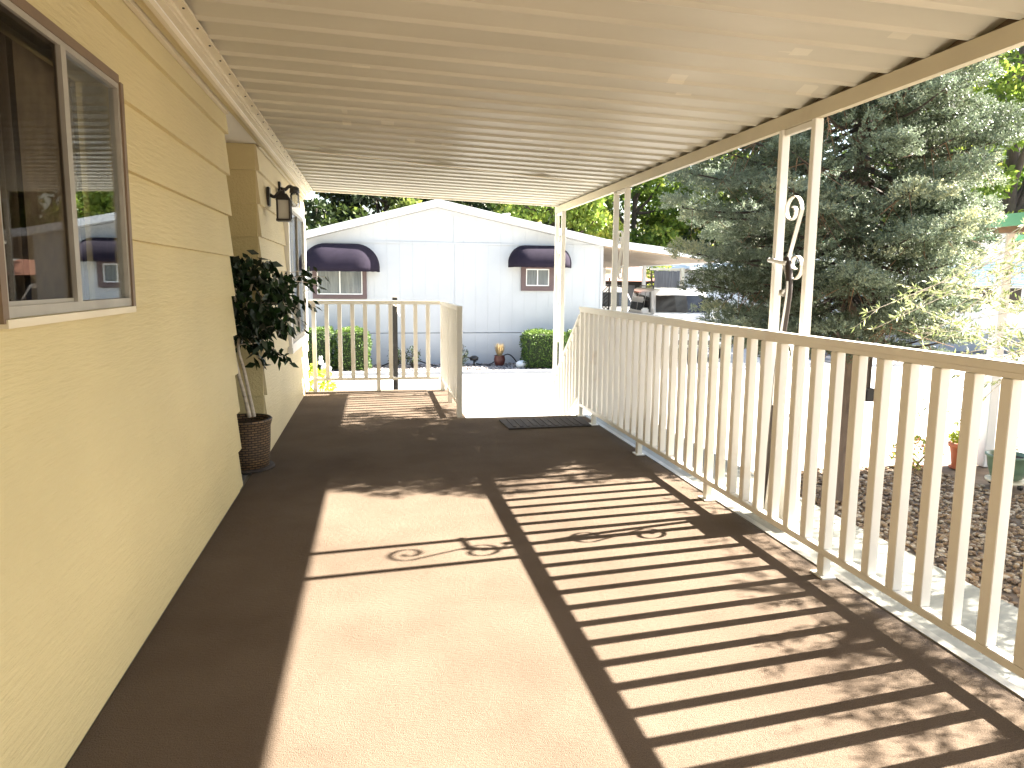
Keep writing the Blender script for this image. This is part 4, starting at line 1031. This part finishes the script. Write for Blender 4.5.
bl('bush',(15.6,21.0,G),2.0,1.0,.9,20,4500,.09,M['leafdark'],M['barkdark'],'low dark bush below the spruce crown across the street','background shrubs',tint=(.1,.7),cz=.5)
bl('bush',(10.75,27.6,G),3.0,.45,1.2,16,3000,.10,M['leafy'],M['barkdark'],'yellow green bush beside the plank gate','background shrubs',tint=(.6,1),cz=.6)

def olive():
    b0=Vector((4.45,2.75,G)); r=root('olive_tree',b0,'pale leaved olive tree reaching in from the right','tree')
    m=MB(); tr=[(0,0,0),(-.05,.05,.6),(-.08,.1,1.2),(.0,.15,1.8),(.3,.15,2.9),(.6,-.1,3.6)]; tp_=smoothpts(tr,5); n=len(tp_); m.tube(tp_,[.06*(1-.6*k/n) for k in range(n)],8)
    P=[];D=[]
    # (end point in world)
    ends=[]
    for e in ((3.15,4.35,1.14),(3.35,4.55,1.02),(3.3,4.0,1.16),(3.6,4.5,1.30),(3.45,4.2,.98),(3.75,4.75,1.22),(3.7,4.3,1.40),(3.9,4.8,1.00),(3.85,4.5,1.12),(3.6,4.6,1.12),
              (3.5,4.1,.70),(3.7,4.5,.45),(3.5,3.9,.50),(3.9,4.8,.35),(3.55,4.3,.85),(4.1,5.0,1.25),(4.0,4.9,.75)): ends.append(Vector(e))
    for i in range(46):
        z_=random.uniform(.2,2.0); ends.append(Vector((random.uniform(max(2.75,1.2+1.26*z_),4.3),random.uniform(1.2,2.9),z_)))
    for i in range(22):
        z_=random.uniform(1.2,2.6); ends.append(Vector((random.uniform(1.3+1.26*z_,5.2),random.uniform(1.5,3.3),z_)))
    for i in range(26): ends.append(Vector((random.uniform(4.1,4.9),random.uniform(4.3,5.2),random.uniform(.75,1.55))))
    for i in range(60):
        z_=random.uniform(2.0,3.7); ends.append(Vector((random.uniform(1.75+1.26*z_,3.2+1.26*z_),random.uniform(1.0,4.0),z_)))
    for e in ends:
        e=e-b0; s=tp_[random.randint(n//3,n-3)]; mid=s.lerp(e,.5)+Vector((0,0,random.uniform(.02,.18)))
        pts=smoothpts([s,mid,e],9); k=len(pts); m.tube(pts,[.006*(1-.75*j/k) for j in range(k)],4)
        for j in range(5,k):
            for w in range(4 if j<k-1 else 5):
                d=(pts[j]-pts[j-1]).normalized(); u=Vector(unit(1)[0]); P.append((pts[j]+u*.004)[:]); D.append((d*.75+u*.8+Vector((0,0,.25)))[:])
            if random.random()<.5:
                d=(pts[j]-pts[j-1]).normalized(); u=Vector(unit(1)[0]); q=pts[j]+(d+u*.9).normalized()*random.uniform(.08,.2); m.tube([pts[j],q],[.002,.001],3)
                for w in range(10):
                    t=random.random(); P.append(pts[j].lerp(q,t)[:]); D.append(((q-pts[j]).normalized()*.7+Vector(unit(1)[0])*.8)[:])
    m.build('trunk',M['birch'],r,smooth=True)
    P=np.array(P);D=np.array(D); V,F,T=leaves(P,D,RNG.uniform(.035,.06,len(P)),RNG.uniform(.009,.013,len(P)),RNG.uniform(0,1,len(P))); npmesh('foliage',V,F,M['olive'],r,T)
olive()

# ------------------------------------------------------------------ camera (solved from the photograph's vanishing points)
FPX=743.
f3=Vector((374-512,280-384,FPX)).normalized(); dn=Vector((460-512,5700-384,FPX)).normalized(); dn=(dn-f3*dn.dot(f3)).normalized(); up=-dn; rt=f3.cross(up)
A=Matrix((rt,f3,up))     # world = A @ (right, down, forward)
right=A@Vector((1,0,0)); upv=A@Vector((0,-1,0)); back=A@Vector((0,0,-1))
cam=bpy.data.cameras.new('camera'); co=bpy.data.objects.new('camera',cam); C.objects.link(co)
mw=Matrix((right,upv,back)).transposed().to_4x4(); mw.translation=Vector((0,0,1.32)); co.matrix_world=mw
cam.sensor_width=36; cam.lens=36*FPX/1024; cam.clip_end=1500; cam.clip_start=.05; S.camera=co

# ------------------------------------------------------------------ light
sd=Vector((1.215,.142,1)).normalized(); elev=math.asin(sd.z); rot=math.atan2(sd.x,sd.y)
L=bpy.data.lights.new('sun','SUN'); L.energy=5.0; L.angle=math.radians(.53); L.color=(1,.93,.82)
lo=bpy.data.objects.new('sun',L); C.objects.link(lo); lo.rotation_euler=sd.to_track_quat('Z','Y').to_euler(); lo.location=(20,3,20)
W=bpy.data.worlds.new('World'); S.world=W; W.use_nodes=True; nt=W.node_tree
sk=nt.nodes.new('ShaderNodeTexSky'); sk.sky_type='NISHITA'; sk.sun_disc=False; sk.sun_elevation=elev; sk.sun_rotation=rot; sk.air_density=1.2; sk.dust_density=2.0
nt.links.new(sk.outputs[0],nt.nodes['Background'].inputs[0]); nt.nodes['Background'].inputs[1].default_value=.05
vs=S.view_settings; vs.view_transform='Standard'; vs.look='None'; vs.gamma=1; vs.exposure=3.38; vs.use_curve_mapping=False
S.cycles.max_bounces=8; S.cycles.diffuse_bounces=5; S.cycles.transparent_max_bounces=12
